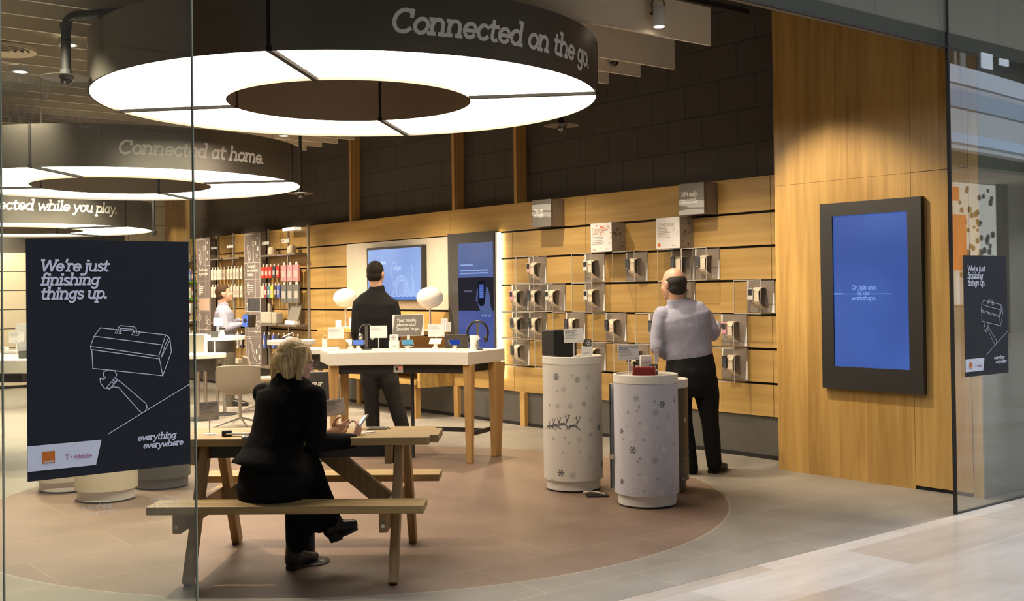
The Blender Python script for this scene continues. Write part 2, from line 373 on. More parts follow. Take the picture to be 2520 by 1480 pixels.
def split_bends(pts, lim=.45):
    runs = [[pts[0]]]
    for i in range(1, len(pts)):
        runs[-1].append(pts[i])
        if i < len(pts)-1:
            ax, ay = pts[i][0]-pts[i-1][0], pts[i][1]-pts[i-1][1]; bx, by = pts[i+1][0]-pts[i][0], pts[i+1][1]-pts[i][1]
            if ax*bx+ay*by < lim*(math.hypot(ax, ay)*math.hypot(bx, by)): runs.append([pts[i]])
    return runs
def lettering(mb, text, fn, size, bold=1.05, slant=.2, x0=0, y0=0):
    """strokes become flat ribbons; fn maps flat (x, y) onto the surface; size = height of an ascender"""
    k = size/7.5; x = 0
    for ch in text:
        adv, strokes_ = GL[ch]
        for si, st in enumerate(strokes_):
            pts = [((x+a+slant*b)*k+x0, b*k+y0) for a, b in st]; r = bold*k/2
            dot = len(pts) == 2 and abs(pts[0][0]-pts[1][0])+abs(pts[0][1]-pts[1][1]) < .3*k
            if dot: ribbon(mb, [(pts[0][0]-r*.3, pts[0][1]), (pts[0][0]+r*.3, pts[0][1])], r*1.2, fn, si*.0002)
            else:
                for bi, run in enumerate(split_bends(pts)): ribbon(mb, run, r, fn, (si+bi*.5)*.0002)
        x += adv
    return x*k
def flat(M, lift=.0012):
    return lambda x, y, dl=0.0: M @ Vector((x, y, lift+dl))
def strokes(mb, polys, fn, wdt):
    k = 0
    for pts in polys:
        for run in split_bends(pts, .2): ribbon(mb, run, wdt/2, fn, (k % 7)*.0002); k += 1
def rect(mb, fn, x0, y0, x1, y1): mb.add([fn(x0, y0), fn(x1, y0), fn(x1, y1), fn(x0, y1)], [(0, 1, 2, 3)])
def bars(mb, fn, x, y, wd, n, gap, h, jit=.25):
    """lines of print too small to read"""
    for i in range(n): rect(mb, fn, x, y-i*gap-h, x+wd*(1-jit*R.random()), y-i*gap)
# ------------------------------------------------------------------ the setting
GY, XW, XT, XP = 3.884, 7.824, 7.97, 7.462      # shopfront glass, slat wall, tiled wall behind it, oak pier
CEN = Vector((4.22, 7.05, 0)); RDISC = 2.665    # the dark round of floor tiles, the big ring hangs over it

def floor_mat():
    m = bpy.data.materials.new('shop_floor_tiles'); m.use_nodes = True; nt = m.node_tree; N = nt.nodes.new; L = nt.links.new
    b = nt.nodes['Principled BSDF']; b.inputs['Specular IOR Level'].default_value = .45
    tc = N('ShaderNodeTexCoord')
    def math_(op, a, c=None):
        n = N('ShaderNodeMath'); n.operation = op
        for i, v in enumerate((a, c)):
            if v is None: continue
            if isinstance(v, (int, float)): n.inputs[i].default_value = v
            else: L(v, n.inputs[i])
        return n.outputs[0]
    mp = N('ShaderNodeMapping'); L(tc.outputs['Object'], mp.inputs['Vector']); mp.inputs['Location'].default_value = FLOOR_OFF
    ds = N('ShaderNodeVectorMath'); ds.operation = 'DISTANCE'; L(mp.outputs[0], ds.inputs[0]); ds.inputs[1].default_value = CEN
    inside = math_('LESS_THAN', ds.outputs['Value'], RDISC)
    rim = math_('LESS_THAN', math_('ABSOLUTE', math_('SUBTRACT', ds.outputs['Value'], RDISC)), .006)
    def brick(rot, wd, c1, c2, mo):
        mm = N('ShaderNodeMapping'); L(mp.outputs[0], mm.inputs['Vector']); mm.inputs['Rotation'].default_value = (0, 0, rot)
        br = N('ShaderNodeTexBrick'); L(mm.outputs[0], br.inputs['Vector']); br.inputs['Scale'].default_value = 1
        br.inputs['Brick Width'].default_value = wd; br.inputs['Row Height'].default_value = .6; br.inputs['Mortar Size'].default_value = .004
        br.inputs['Color1'].default_value = c1+(1,); br.inputs['Color2'].default_value = c2+(1,); br.inputs['Mortar'].default_value = mo+(1,)
        return br.outputs['Color']
    outer = brick(0, 1.2, (.228, .206, .172), (.248, .223, .186), (.33, .29, .235))
    disc = brick(.0, 1.2, (.190, .127, .092), (.210, .143, .105), (.265, .205, .155))
    mx = N('ShaderNodeMix'); mx.data_type = 'RGBA'; L(inside, mx.inputs[0]); L(outer, mx.inputs[6]); L(disc, mx.inputs[7])
    m2 = N('ShaderNodeMix'); m2.data_type = 'RGBA'; L(rim, m2.inputs[0]); L(mx.outputs[2], m2.inputs[6]); m2.inputs[7].default_value = (.34, .30, .24, 1)
    nz = N('ShaderNodeTexNoise'); nz.inputs['Scale'].default_value = 2.2; nz.inputs['Detail'].default_value = 8; nz.inputs['Roughness'].default_value = .62; L(mp.outputs[0], nz.inputs['Vector'])
    m3 = N('ShaderNodeMix'); m3.data_type = 'RGBA'; m3.blend_type = 'MULTIPLY'; m3.inputs[0].default_value = .55; L(m2.outputs[2], m3.inputs[6])
    cr = N('ShaderNodeValToRGB'); cr.color_ramp.elements[0].position = .3; cr.color_ramp.elements[0].color = (.58, .56, .54, 1); cr.color_ramp.elements[1].position = .7
    cr.color_ramp.elements[1].color = (1.2, 1.18, 1.16, 1); L(nz.outputs['Fac'], cr.inputs[0]); L(cr.outputs[0], m3.inputs[7])
    L(m3.outputs[2], b.inputs['Base Color'])
    ro = N('ShaderNodeMapRange'); L(nz.outputs['Fac'], ro.inputs[0]); ro.inputs[3].default_value = .42; ro.inputs[4].default_value = .58; L(ro.outputs[0], b.inputs['Roughness'])
    return m
FX0, FX1, FY1 = -2.0, 8.4, 19.4
fl = MB().bb((FX0, GY-.006, -.1), (FX1, FY1, 0))
FLOOR_OFF = ((FX0+FX1)/2, (GY-.006+FY1)/2, -.1)
struct(fl.build('floor', floor_mat()))

def marble():
    m = bpy.data.materials.new('mall_marble'); m.use_nodes = True; nt = m.node_tree; N = nt.nodes.new; L = nt.links.new
    b = nt.nodes['Principled BSDF']; b.inputs['Roughness'].default_value = .22; b.inputs['Specular IOR Level'].default_value = .5
    tc = N('ShaderNodeTexCoord'); br = N('ShaderNodeTexBrick'); L(tc.outputs['Object'], br.inputs['Vector']); br.inputs['Scale'].default_value = 1
    br.inputs['Brick Width'].default_value = 1.3; br.inputs['Row Height'].default_value = .42; br.inputs['Mortar Size'].default_value = .0015
    br.inputs['Color1'].default_value = (.44, .385, .325, 1); br.inputs['Color2'].default_value = (.56, .52, .475, 1); br.inputs['Mortar'].default_value = (.44, .40, .36, 1)
    nz = N('ShaderNodeTexNoise'); nz.inputs['Scale'].default_value = 1.5; nz.inputs['Detail'].default_value = 10; nz.inputs['Roughness'].default_value = .65
    mp = N('ShaderNodeMapping'); mp.inputs['Scale'].default_value = (.8, 3.5, 1); L(tc.outputs['Object'], mp.inputs[0]); L(mp.outputs[0], nz.inputs['Vector'])
    cr = N('ShaderNodeValToRGB'); cr.color_ramp.elements[0].position = .3; cr.color_ramp.elements[0].color = (.78, .74, .70, 1); cr.color_ramp.elements[1].position = .7; cr.color_ramp.elements[1].color = (1.08, 1.08, 1.08, 1)
    L(nz.outputs['Fac'], cr.inputs[0])
    mx = N('ShaderNodeMix'); mx.data_type = 'RGBA'; mx.blend_type = 'MULTIPLY'; mx.inputs[0].default_value = .8
    L(br.outputs['Color'], mx.inputs[6]); L(cr.outputs[0], mx.inputs[7]); L(mx.outputs[2], b.inputs['Base Color'])
    return m
MARBLE = marble()
struct(MB().bb((-12, -14, -.1), (45, GY-.008, 0)).build('floor_mall', MARBLE))

def tile_mat(name, c1, c2, mo, bw, rh, rough=.75, plane='yz', mortar=.006, off=.5):
    m = bpy.data.materials.new(name); m.use_nodes = True; nt = m.node_tree; N = nt.nodes.new; L = nt.links.new
    b = nt.nodes['Principled BSDF']; b.inputs['Roughness'].default_value = rough
    tc = N('ShaderNodeTexCoord'); sx = N('ShaderNodeSeparateXYZ'); L(tc.outputs['Object'], sx.inputs[0]); cb = N('ShaderNodeCombineXYZ')
    L(sx.outputs[0 if plane == 'xz' else 1], cb.inputs[0]); L(sx.outputs[2], cb.inputs[1])
    br = N('ShaderNodeTexBrick'); L(cb.outputs[0], br.inputs['Vector']); br.inputs['Scale'].default_value = 1; br.offset = off
    br.inputs['Brick Width'].default_value = bw; br.inputs['Row Height'].default_value = rh; br.inputs['Mortar Size'].default_value = mortar
    br.inputs['Color1'].default_value = c1+(1,); br.inputs['Color2'].default_value = c2+(1,); br.inputs['Mortar'].default_value = mo+(1,)
    L(br.outputs['Color'], b.inputs['Base Color']); return m
WALLT = tile_mat('charcoal_wall_tiles', (.062, .053, .044), (.070, .060, .050), (.030, .026, .022), .42, .31)
struct(MB().bb((XT, 5.5, 0), (XT+.25, FY1, 4.3)).build('wall_right', WALLT))
BACKT = tile_mat('white_back_wall_tiles', (.62, .55, .44), (.66, .58, .47), (.25, .21, .16), .34, .34, .5, 'xz', .008, 0)
struct(MB().bb((6.9, 19.2, 0), (8.4, 19.4, 4.3)).build('wall_back', BACKT))
struct(MB().bb((FX0, 19.2, 0), (6.9, 19.4, 4.3)).build('wall_back_dark', pmat('dark_back_wall', (.05, .042, .032), .7)))
struct(MB().bb((FX0-.2, GY, 0), (FX0, FY1, 4.3)).build('wall_left', pmat('side_wall', (.30, .24, .17), .8)))
struct(MB().bb((FX0, GY+.12, 4.2), (FX1, FY1, 4.35)).build('ceiling', pmat('dark_soffit', (.035, .031, .027), .9)))
# back wall lower panels with dark joints
bp = MB()
for k in range(7): bp.bb((3.2, 19.14, .05+k*.31), (6.85, 19.2, .05+k*.31+.298))
struct(bp.build('trim_back_panels', pmat('back_wall_panel', (.62, .52, .38), .55)))
struct(MB().bb((7.62, 18.9, 0), (7.96, 19.2, 4.2)).build('trim_back_post', OAK_P))

# slatted oak wall: long boards with black gaps between
ZR = [2.162-.299*k for k in range(7)]      # ZR[k] is the top of row k; row -1 stands above
def row(k, segs, name):
    mb = MB(); zt = 2.455 if k < 0 else ZR[k]-.021; zb = 2.162 if k < 0 else ZR[k+1]
    if k == 5: zb = .372
    for a, b in segs: mb.bb((XW, a+.002, zb), (XW+.03, b-.002, zt))
    o = mb.build(name, OAK_H, bevel=.0015, seg=1); o.data.materials[0] = OAK_H; struct(o); return o
full = [(6.05, 6.10), (6.10, 8.45), (8.45, 10.83), (10.83, 13.84), (13.84, 14.29)]
row(-1, full, 'trim_1')
for k in range(6):
    segs = [(6.05, 6.10), (6.10, 8.45), (8.45, 9.65), (9.65, 9.895)]
    segs += [(10.81, 10.835), (13.25, 13.84), (13.84, 14.29)] if k < 3 else [(9.895, 10.81), (10.81, 13.84), (13.84, 14.29)]
    row(k, segs, 'trim_%d' % (k+2))
struct(MB().bb((XW+.031, 6.03, .36), (XW+.05, 14.30, 2.45)).build('trim_8', GAP))
struct(MB().bb((XW+.02, 6.03, 0.035), (XW+.06, 18.75, .372)).build('baseboard_right', pmat('grey_plinth', (.085, .078, .066), .5)))
struct(MB().bb((XW+.01, 6.03, 0), (XW+.06, 18.75, .035)).build('trim_9', GAP))
struct(MB().bb((XW-.002, 6.03, 2.455), (XT, 14.30, 2.462)).build('trim_10', OAK_H))
lg = MB()
for y in (7.4, 9.48, 10.72, 12.95): lg.bb((XW-.03, y-.04, 0), (XW+.02, y+.04, .372))
struct(lg.build('trim_11', OAK_P))
for i, y in enumerate((13.14, 10.76, 9.585)):
    struct(MB().bb((XW, y-.025, 2.463), (XT, y+.025, 4.2)).build('trim_%d' % (12+i), OAK_P))
# white field behind the television
struct(MB().bb((XW-.004, 10.84, 1.27), (XW+.03, 13.248, 2.150)).build('trim_15', pmat('white_wall_panel', (.62, .56, .45), .35)))
# oak pier with the big display
pw = MB(); ye = [4.03, 4.10, 4.55, 5.775]
pier = root('wall_pier', (XP+.3, 4.9, 0), None, None); struct(pier)
MB().bb((XP+.012, 4.04, 0), (XP+.9, 5.77, 4.2)).build('core', GAP, pier)
for a, b, z0, z1 in ((4.55, 5.775, 0, 2.322), (4.55, 5.775, 2.324, 4.2), (4.105, 4.547, .028, 2.322), (4.105, 4.547, 2.326, 4.2), (4.03, 4.10, 0, 4.2)):
    MB().bb((XP, a, z0), (XP+.012, b, z1)).build('veneer_panel', OAK_V, pier)
MB().bb((XP+.001, 4.02, 0), (XP+1.2, 4.04, 4.2)).build('end_panel', pmat('pier_end', (.15, .14, .12), .5), pier)

# shopfront glass
def pane(name, x0, x1, z0=0.0, z1=4.6):
    o = MB().bb((x0, GY-.006, z0), (x1, GY+.006, z1)).build(name, GLASS); return struct(o)
pane('window_1', -1.2, .986); pane('window_2', .990, 1.648); pane('window_3', 6.836, 9.6); pane('window_4', 1.652, 6.832, 3.05)
struct(MB().bb((1.648, GY-.007, 0), (1.652, GY+.007, 4.6)).build('trim_20', pmat('silicone_joint', (.30, .33, .26), .3)))
struct(MB().bb((.986, GY-.007, 0), (.990, GY+.007, 4.6)).build('trim_21', MATS['silicone_joint']))
struct(MB().bb((6.826, GY-.012, 0), (6.838, GY+.012, 4.6)).build('trim_22', GAP))
struct(MB().bb((1.652, GY-.008, 3.046), (6.832, GY+.008, 3.054)).build('trim_23', GAP))
struct(MB().bb((6.838, GY-.008, 0), (9.6, GY+.008, .012)).build('trim_24', DARK))
struct(MB().bb((1.2, GY+.03, 3.07), (9.6, GY+.10, 4.6)).build('trim_25', pmat('bulkhead_grey', (.10, .092, .075), .6)))
struct(MB().bb((8.2, GY+.05, 0), (9.6, GY+.10, 3.07)).build('trim_26', pmat('dark_return', (.05, .05, .055), .6)))

# ------------------------------------------------------------------ ceiling baffles
BAF = pmat('baffle_warm_white', (.84, .73, .55), .6, var=.03)
YB = 5.92; nb = 0
ends = {0: 6.86}
yl = [5.92, 6.75, 7.17]+[7.17+.42*k for k in range(1, 31)]
for i, y in enumerate(yl):
    if y > 18.9: break
    xe = 6.86 if i == 0 else 7.34
    t = root('ceiling_baffle', (3.5, y, 3.44), 'pale ceiling baffle nearest the shopfront, above the front ring light' if i == 0 else 'pale ceiling baffle, number %d back from the shopfront' % (i+1), 'ceiling baffle', 'pale ceiling baffles')
    MB().bb((-1.9, y-.012, 3.44), (xe, y+.012, 3.74)).build('baffle_board', BAF, t)
    MB().bb((-1.9, y-.014, 3.432), (xe, y+.014, 3.44)).build('edge_lipping', pmat('baffle_edge_pale', (.78, .70, .58), .5), t)

# ------------------------------------------------------------------ ring lights
RING_E = emat('ring_light_diffuser', (1, .84, .64), 7.0)
BAND = pmat('ring_band_graphite', (.24, .22, .19), .38, metal=.75, var=.03)
SIGN_T = pmat('ring_lettering_white', (.78, .77, .76), .6)
def ring(c, zb, Ro, Ri, label, text, t0, t1, seams):
    t = root('ring_light', (c[0], c[1], zb), label, 'ring light', 'hanging ring lights'); H = .375
    cx = (c[0], c[1], 0)
    MB().lathe([(Ro, zb), (Ro, zb+H), (Ro-.012, zb+H), (Ro-.012, zb)], cx, 128, cap=False).build('outer_band', BAND, t, smooth=True)
    MB().lathe([(Ri, zb), (Ri, zb+H), (Ri+.012, zb+H), (Ri+.012, zb)], cx, 96, cap=False).build('inner_band', pmat('ring_inner_band_lit', (.36, .29, .22), .42, metal=.5, var=.03), t, smooth=True)  # inner band colour lightened to carry the light caught inside the ring
    MB().lathe([(Ro-.012, zb+H-.02), (Ri+.012, zb+H-.02)], cx, 96, cap=False).build('top_cover', DARK, t)
    sd = sorted(seams)
    for i, a in enumerate(sd):
        b = sd[(i+1) % len(sd)]; b += 2*PI if b <= a else 0
        g = .009
        MB().lathe([(Ri+.012, zb+.018), (Ro-.012, zb+.018)], cx, 40, cap=False, a0=a+g, a1=b-g).build('diffuser_panel', RING_E, t)
        d = Vector((math.cos(a), math.sin(a), 0)); o = Vector(cx)
        MB().beam(o+d*(Ri-.004)+V(0, 0, zb+.012), o+d*(Ro+.004)+V(0, 0, zb+.012), .03, .034, (0, 0, 1)).build('segment_joint', GAP, t)
        MB().bb((-.006, -.011, zb), (.003, .011, zb+H)).xform(Matrix.Translation(o+d*(Ro))@Matrix.Rotation(a, 4, 'Z')).build('band_joint', GAP, t)
        MB().bb((-.003, -.010, zb), (.006, .010, zb+H)).xform(Matrix.Translation(o+d*(Ri))@Matrix.Rotation(a, 4, 'Z')).build('band_joint', GAP, t)
        MB().cyl(o+d*(Ro-.2)+V(0, 0, zb+H-.02), o+d*(Ro-.2)+V(0, 0, 4.2), .003, 6).build('hanging_cable', CHROME, t)
    Rt = Ro+.002; a0, zt = ring_hit(*t0, c, Rt); a1, _z = ring_hit(*t1, c, Rt)
    size = .12; size *= ((a1-a0) % (2*PI))*Rt/text_width(text, size)
    x = 0
    for word in text.split(' '):
        mb = MB()
        def fn(u, v, dl=0.0): a = a0+(x+u)/Rt; return (c[0]+(Rt+dl)*math.cos(a), c[1]+(Rt+dl)*math.sin(a), v)
        lettering(mb, word, fn, size, bold=1.25, y0=zt)
        x += text_width(word+' ', size)
        mb.build('lettering', SIGN_T, t)
    return t
def ang(px, py, c, z):   # bearing of a pixel's point on a ring's underside
    p = at_z(px, py, z); return math.atan2(p.y-c[1], p.x-c[0]) % (2*PI)
def ring_hit(px, py, c, Rr):    # bearing and height where a pixel's ray first meets the ring's outside
    d = ray(px, py); a = d.x**2+d.y**2; b = -2*(d.x*c[0]+d.y*c[1]); q = c[0]**2+c[1]**2-Rr**2
    t = (-b-math.sqrt(max(0, b*b-4*a*q)))/(2*a); p = EYE+d*t; return math.atan2(p.y-c[1], p.x-c[0]) % (2*PI), p.z
C1, Z1 = (4.21, 7.06), 2.888
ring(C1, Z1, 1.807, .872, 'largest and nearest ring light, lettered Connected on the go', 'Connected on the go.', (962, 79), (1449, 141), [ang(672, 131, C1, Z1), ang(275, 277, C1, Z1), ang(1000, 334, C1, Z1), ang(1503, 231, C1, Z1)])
C2, Z2 = (4.04, 11.30), 2.612
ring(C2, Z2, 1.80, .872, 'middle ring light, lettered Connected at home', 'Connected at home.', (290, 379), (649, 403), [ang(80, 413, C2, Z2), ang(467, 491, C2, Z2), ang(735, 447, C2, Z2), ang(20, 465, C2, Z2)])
C3, Z3 = (4.24, 16.02), 2.397
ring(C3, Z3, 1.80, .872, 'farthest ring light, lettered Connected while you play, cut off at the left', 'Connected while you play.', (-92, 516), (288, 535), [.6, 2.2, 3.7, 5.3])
# ------------------------------------------------------------------ things on the oak wall
WU, WVv = Vector((0, -1, 0)), Vector((0, 0, 1))      # along the wall to the right, and up; outward is -X
def wallM(y, z, X=XW): return frame(WU, WVv, (X, y, z))
def on_wall(M, pts): return [M @ Vector(p) for p in pts]
PHONE_COL = {}
def phone_mat(name, c): return pmat('phone_'+name, c, .3)
def make_display():
    M = wallM(0, 0); t = root('phone_display', (XW, 0, 0), 'x', 'phone display')
    I = M
    MB().bb((-.146, -.138, 0), (.146, .140, .006)).xform(I).build('back_panel', TAUPE, t)
    MB().add([(-.146, .14, .0075), (-.124, .14, .0075), (-.139, -.03, .0075), (-.146, -.03, .0075)], [(0, 1, 2, 3)]).xform(I).build('white_flash', CARD, t)
    MB().add([(.146, -.138, .0075), (.118, -.138, .0075), (.138, .03, .0075), (.146, .03, .0075)], [(0, 1, 2, 3)]).xform(I).build('white_flash', CARD, t)
    prof = [(0, .080), (.045, .082), (.085, .066), (.102, .040), (.098, -.042), (.080, -.068), (.04, -.088), (0, -.105)]
    mb = MB(); n = len(prof); vs = []
    for i, (q, v) in enumerate(prof):
        a = prof[max(0, i-1)]; b = prof[min(n-1, i+1)]; tx, ty = b[0]-a[0], b[1]-a[1]; L = math.hypot(tx, ty); nx, ny = -ty/L*.006, tx/L*.006
        for u in (-.030, .058): vs += [(u, v, q+.006), (u, v-ny*1.0, q-nx*-1.0-.001 if False else q+.006-abs(nx))]
    fs = []
    for i in range(n-1):
        a = i*4; b = a+4
        fs += [(a, b, b+2, a+2), (a+1, a+3, b+3, b+1), (a, a+1, b+1, b), (a+2, b+2, b+3, a+3)]
    mb.add(vs, fs).xform(I); hold = mb.build('holder', CREAM, t, smooth=False)
    MB().prism([(v*.72, q*.52+.030) for q, v in prof[1:-1]], -.02, .050).xform(I @ Matrix(((0, 0, 1, 0), (1, 0, 0, 0), (0, 1, 0, 0), (0, 0, 0, 1)))).build('holder_inside_shade', BLACK, hold)  # black block stands for the shade inside the open bracket
    MB().bb((.02, -.128, .0065), (.10, -.095, .0080)).xform(I).build('price_ticket', pmat('ticket_print', (.30, .26, .22), .5), t)
    MB().bb((-.148, -.146, .007), (.148, .146, .186)).xform(I).build('clear_case', ACRYL, t, bevel=.0015, seg=1)
    e = .0022; ed = MB()
    for z in (.186,):
        ed.bb((-.149, -.147, z-e), (-.149+e*2, .147, z+e)).bb((.149-e*2, -.147, z-e), (.149, .147, z+e)).bb((-.149, -.147, z-e), (.149, -.147+e*2, z+e)).bb((-.149, .147-e*2, z-e), (.149, .147, z+e))
    for s in (-1, 1): ed.bb((.149-e*2, s*.146-e, .0), (.149, s*.146+e, .186)).bb((-.149, s*.146-e, .0), (-.149+e*2, s*.146+e, .186))
    ed.xform(I).build('case_edge', pmat('acrylic_edge', (.50, .47, .42), .2), t)
    return t
def make_phone(kind):
    t = root('mobile_phone', (XW-.110, 0, 0), 'x', 'mobile phone')
    M = frame(WU, WVv, (XW, 0, 0)); c = {'white': (.72, .70, .66), 'black': (.02, .02, .022), 'pink': (.75, .35, .45), 'grey': (.10, .10, .105), 'rose': (.70, .42, .38)}[kind]
    MB().bb((-.050, -.030, .108), (.004, .076, .120)).xform(M).build('body', phone_mat(kind, c), t, bevel=.005); t_ = t; t = kids(t_)[0]
    if kind in ('white', 'rose', 'pink'): MB().bb((-.044, .012, .1195), (-.002, .064, .1205)).xform(M).build('screen', phone_mat('dark_glass', (.03, .035, .04)), t)
    else: MB().bb((-.044, -.014, .1195), (-.002, .064, .1205)).xform(M).build('screen', phone_mat('slate_glass', (.07, .08, .09)), t)
    MB().bb((-.033, -.024, .1195), (-.013, -.016, .1205)).xform(M).build('button', phone_mat('button', (.3, .3, .3)), t)
    t = t_
    MB().tube([M @ Vector(p) for p in ((-.023, -.030, .114), (-.018, -.05, .112), (-.005, -.060, .10), (.0, -.066, .09))], .0022, 6).build('tether', BLACK, t)
    return t
DISP = make_display(); PH = {}; first = True
rows = {1: [(9.22, 'rose'), (8.32, 'white'), (7.72, 'grey'), (7.12, 'black'), (6.82, 'grey')],
        2: [(9.52, 'pink'), (9.22, 'black'), (8.92, 'white'), (8.32, 'white'), (7.12, 'grey'), (6.22, 'white')],
        3: [(9.52, 'grey'), (9.22, 'black'), (8.62, 'black'), (8.02, 'black'), (7.42, 'black'), (6.52, 'pink')],
        4: [(9.52, 'black'), (8.92, 'grey'), (8.32, 'grey'), (7.72, 'black'), (6.52, 'black')]}
rn = {1: 'top', 2: 'second', 3: 'third', 4: 'bottom'}; on = ['first', 'second', 'third', 'fourth', 'fifth', 'sixth']
for rw, items in rows.items():
    zc = (ZR[rw]+ZR[rw+1])/2-.002
    for j, (yc, kind) in enumerate(items):
        yc -= .002
        lab = 'clear phone case, %s from the left in the %s row on the oak wall' % (on[j], rn[rw])
        M = Matrix.Translation((XW, yc, zc))
        if first: DISP.matrix_basis = M; WM[DISP.name] = M; DISP['label'] = lab; DISP['group'] = 'phone display cases on the oak wall'; first = False
        else: copy_tree(DISP, M, lab, 'phone display cases on the oak wall')
        pl = '%s phone, %s case from the left, %s row of the oak wall' % ({'rose': 'white and red', 'grey': 'dark grey'}.get(kind, kind), on[j], rn[rw])
        M2 = Matrix.Translation((XW-.110, yc, zc))
        if kind not in PH:
            PH[kind] = make_phone(kind); p = PH[kind]; p.matrix_basis = M2; WM[p.name] = M2; p['label'] = pl; p['group'] = 'phones on the oak wall'
        else: copy_tree(PH[kind], M2, pl, 'phones on the oak wall')

# sign boxes in the two upper rows
def sign_box(y1, y0, rw, front, label, fn_front, side=None, dots=None):
    zt, zb = ((2.446, 2.160) if rw < 0 else (ZR[0]-.01, ZR[1]+.002)); X = XW-.186
    t = root('sign_box', (XW-.09, (y0+y1)/2, zb), label, 'sign box', 'sign boxes on the oak wall')
    MB().bb((X+.004, y0+.004, zb+.004), (XW, y1-.004, zt-.004)).build('box', side, t)
    MB().bb((X, y0, zb), (X+.003, y1, zt)).build('front_card', front, t)
    M = frame(WU, WVv, (X, y1, zb)); w_, h_ = y1-y0, zt-zb
    fn_front(t, M, w_, h_)
    MB().bb((X-.003, y0-.003, zb-.003), (XW, y1+.003, zt+.003)).build('clear_case', ACRYL, t)
    S_ = frame((1, 0, 0), (0, 0, 1), (X, y0+.004, zb))
    return t, S_, h_
def put_text(t, M, lines, x, y, size, lead, mat, bold=1.2, slant=.2, name='lettering', lift=.0012, width=None):
    if width: size = width*size/max(text_width(l, size) for l in lines)     # the widest line fills this width
    for i, l in enumerate(lines):
        mb = MB(); lettering(mb, l, flat(M, lift), size, bold, slant, x, y-i*lead); mb.build(name, mat, t)
WTXT = pmat('white_print', (.82, .80, .76), .6)
def f_pay(t, M, w_, h_): put_text(t, M, ['Pay as', 'you go.'], .022, .155, .05, .046, WTXT, 1.15, width=.165)
def f_sim(t, M, w_, h_):
    put_text(t, M, ['SIM only.'], .022, .172, .052, .04, WTXT, 1.2, width=.205); put_text(t, M, ['Keep your device,', 'change your tariff.'], .022, .132, .022, .027, WTXT, 1.1, width=.20)
t, Sm, hh = sign_box(9.076, 8.774, -1, GREYP, 'grey sign box lettered Pay as you go, on the top board of the oak wall', f_pay, TAUPE)
MB().add([(.012, .0, -.002), (.05, .0, -.002), (.012, .27, -.002)], [(0, 1, 2)]).xform(Sm).build('white_flash', CARD, t)
MB().add([(.05, .004, -.0015), (.175, .004, -.0015), (.165, .27, -.0015), (.016, .27, -.0015)], [(0, 1, 2, 3)]).xform(frame((1, 0, 0), (0, 0, 1), Sm.to_translation()+V(0, -.006, 0))).build('side_print', pmat('side_print_beige', (.33, .27, .22), .5), t)
t, Sm, hh = sign_box(6.986, 6.688, -1, GREYP, 'grey sign box lettered SIM only, on the top board near the oak pier', f_sim, TAUPE)
MB().add([(.05, .004, -.0015), (.175, .004, -.0015), (.165, .27, -.0015), (.016, .27, -.0015)], [(0, 1, 2, 3)]).xform(frame((1, 0, 0), (0, 0, 1), Sm.to_translation()+V(0, -.006, 0))).build('side_print', MATS['side_print_beige'], t)
RED_T = pmat('orange_print', (.75, .16, .02), .5)
def f_gift(t, M, w_, h_):
    put_text(t, M, ['Personalise', 'your gift.'], .02, .205, .035, .034, pmat('pale_orange_print', (.60, .34, .2), .6), .95)
    mb = MB(); bars(mb, flat(M), .02, .15, .17, 5, .017, .006); mb.build('small_print', pmat('small_print', (.45, .38, .34), .7), t)
    mb = MB()
    for k in range(9): x, y = .06+.22*R.random(), .235+.04*R.random() if k < 5 else .05+.2*R.random(); x = x if k < 5 else .25+.03*R.random(); rect(mb, flat(M), x, y, x+.014, y+.014)
    mb.build('pattern_print', RED_T, t)
    mb = MB(); bars(mb, flat(M), .03, .025, .05, 1, .02, .006); mb.build('small_print', RED_T, t)
    mb = MB(); bars(mb, flat(M), .2, .03, .05, 1, .02, .006); mb.build('small_print', MATS['small_print'], t)
def f_treat(t, M, w_, h_):
    put_text(t, M, ['Treat your', 'tunes.'], .022, .21, .035, .034, MATS['small_print'], 1.0)
    mb = MB(); bars(mb, flat(M), .022, .165, .16, 5, .015, .006); mb.build('small_print', MATS['small_print'], t)
    MB().bb((.025, .02, .0005), (.055, .05, .0012)).xform(M).build('orange_square', RED_T, t)
    mb = MB(); bars(mb, flat(M), .2, .028, .05, 1, .02, .006); mb.build('small_print', MATS['small_print'], t)
    mb = MB()
    for k in range(8):
        x, y = .19+.09*R.random(), .1+.15*R.random(); strokes(mb, [[(x, y), (x, y+.02), (x+.008, y+.016)]], flat(M), .003)
    mb.build('note_print', MATS['small_print'], t)
for nm, ya, yb, f_, lab in (('g', 8.174, 7.876, f_gift, 'white sign box lettered Personalise your gift, below the top board'), ('t', 7.282, 6.986, f_treat, 'white sign box lettered Treat your tunes, below the grey box near the pier')):
    t, Sm, hh = sign_box(ya, yb, 0, CARD, lab, f_, pmat('box_side_pale', (.40, .35, .30), .6))
    mb = MB(); Mk = frame((1, 0, 0), (0, 0, 1), Sm.to_translation()+V(0, -.0055, 0))
    for k in range(16):
        x, y = .02+.14*R.random(), .02+.24*R.random(); q = .006+.006*R.random()
        mb.add([Mk @ Vector((x+q*math.cos(a*PI/3), y+q*math.sin(a*PI/3), .001)) for a in range(6)], [tuple(range(6))])
    mb.build('pattern_print', pmat('pattern_brown', (.12, .08, .07), .6), t)

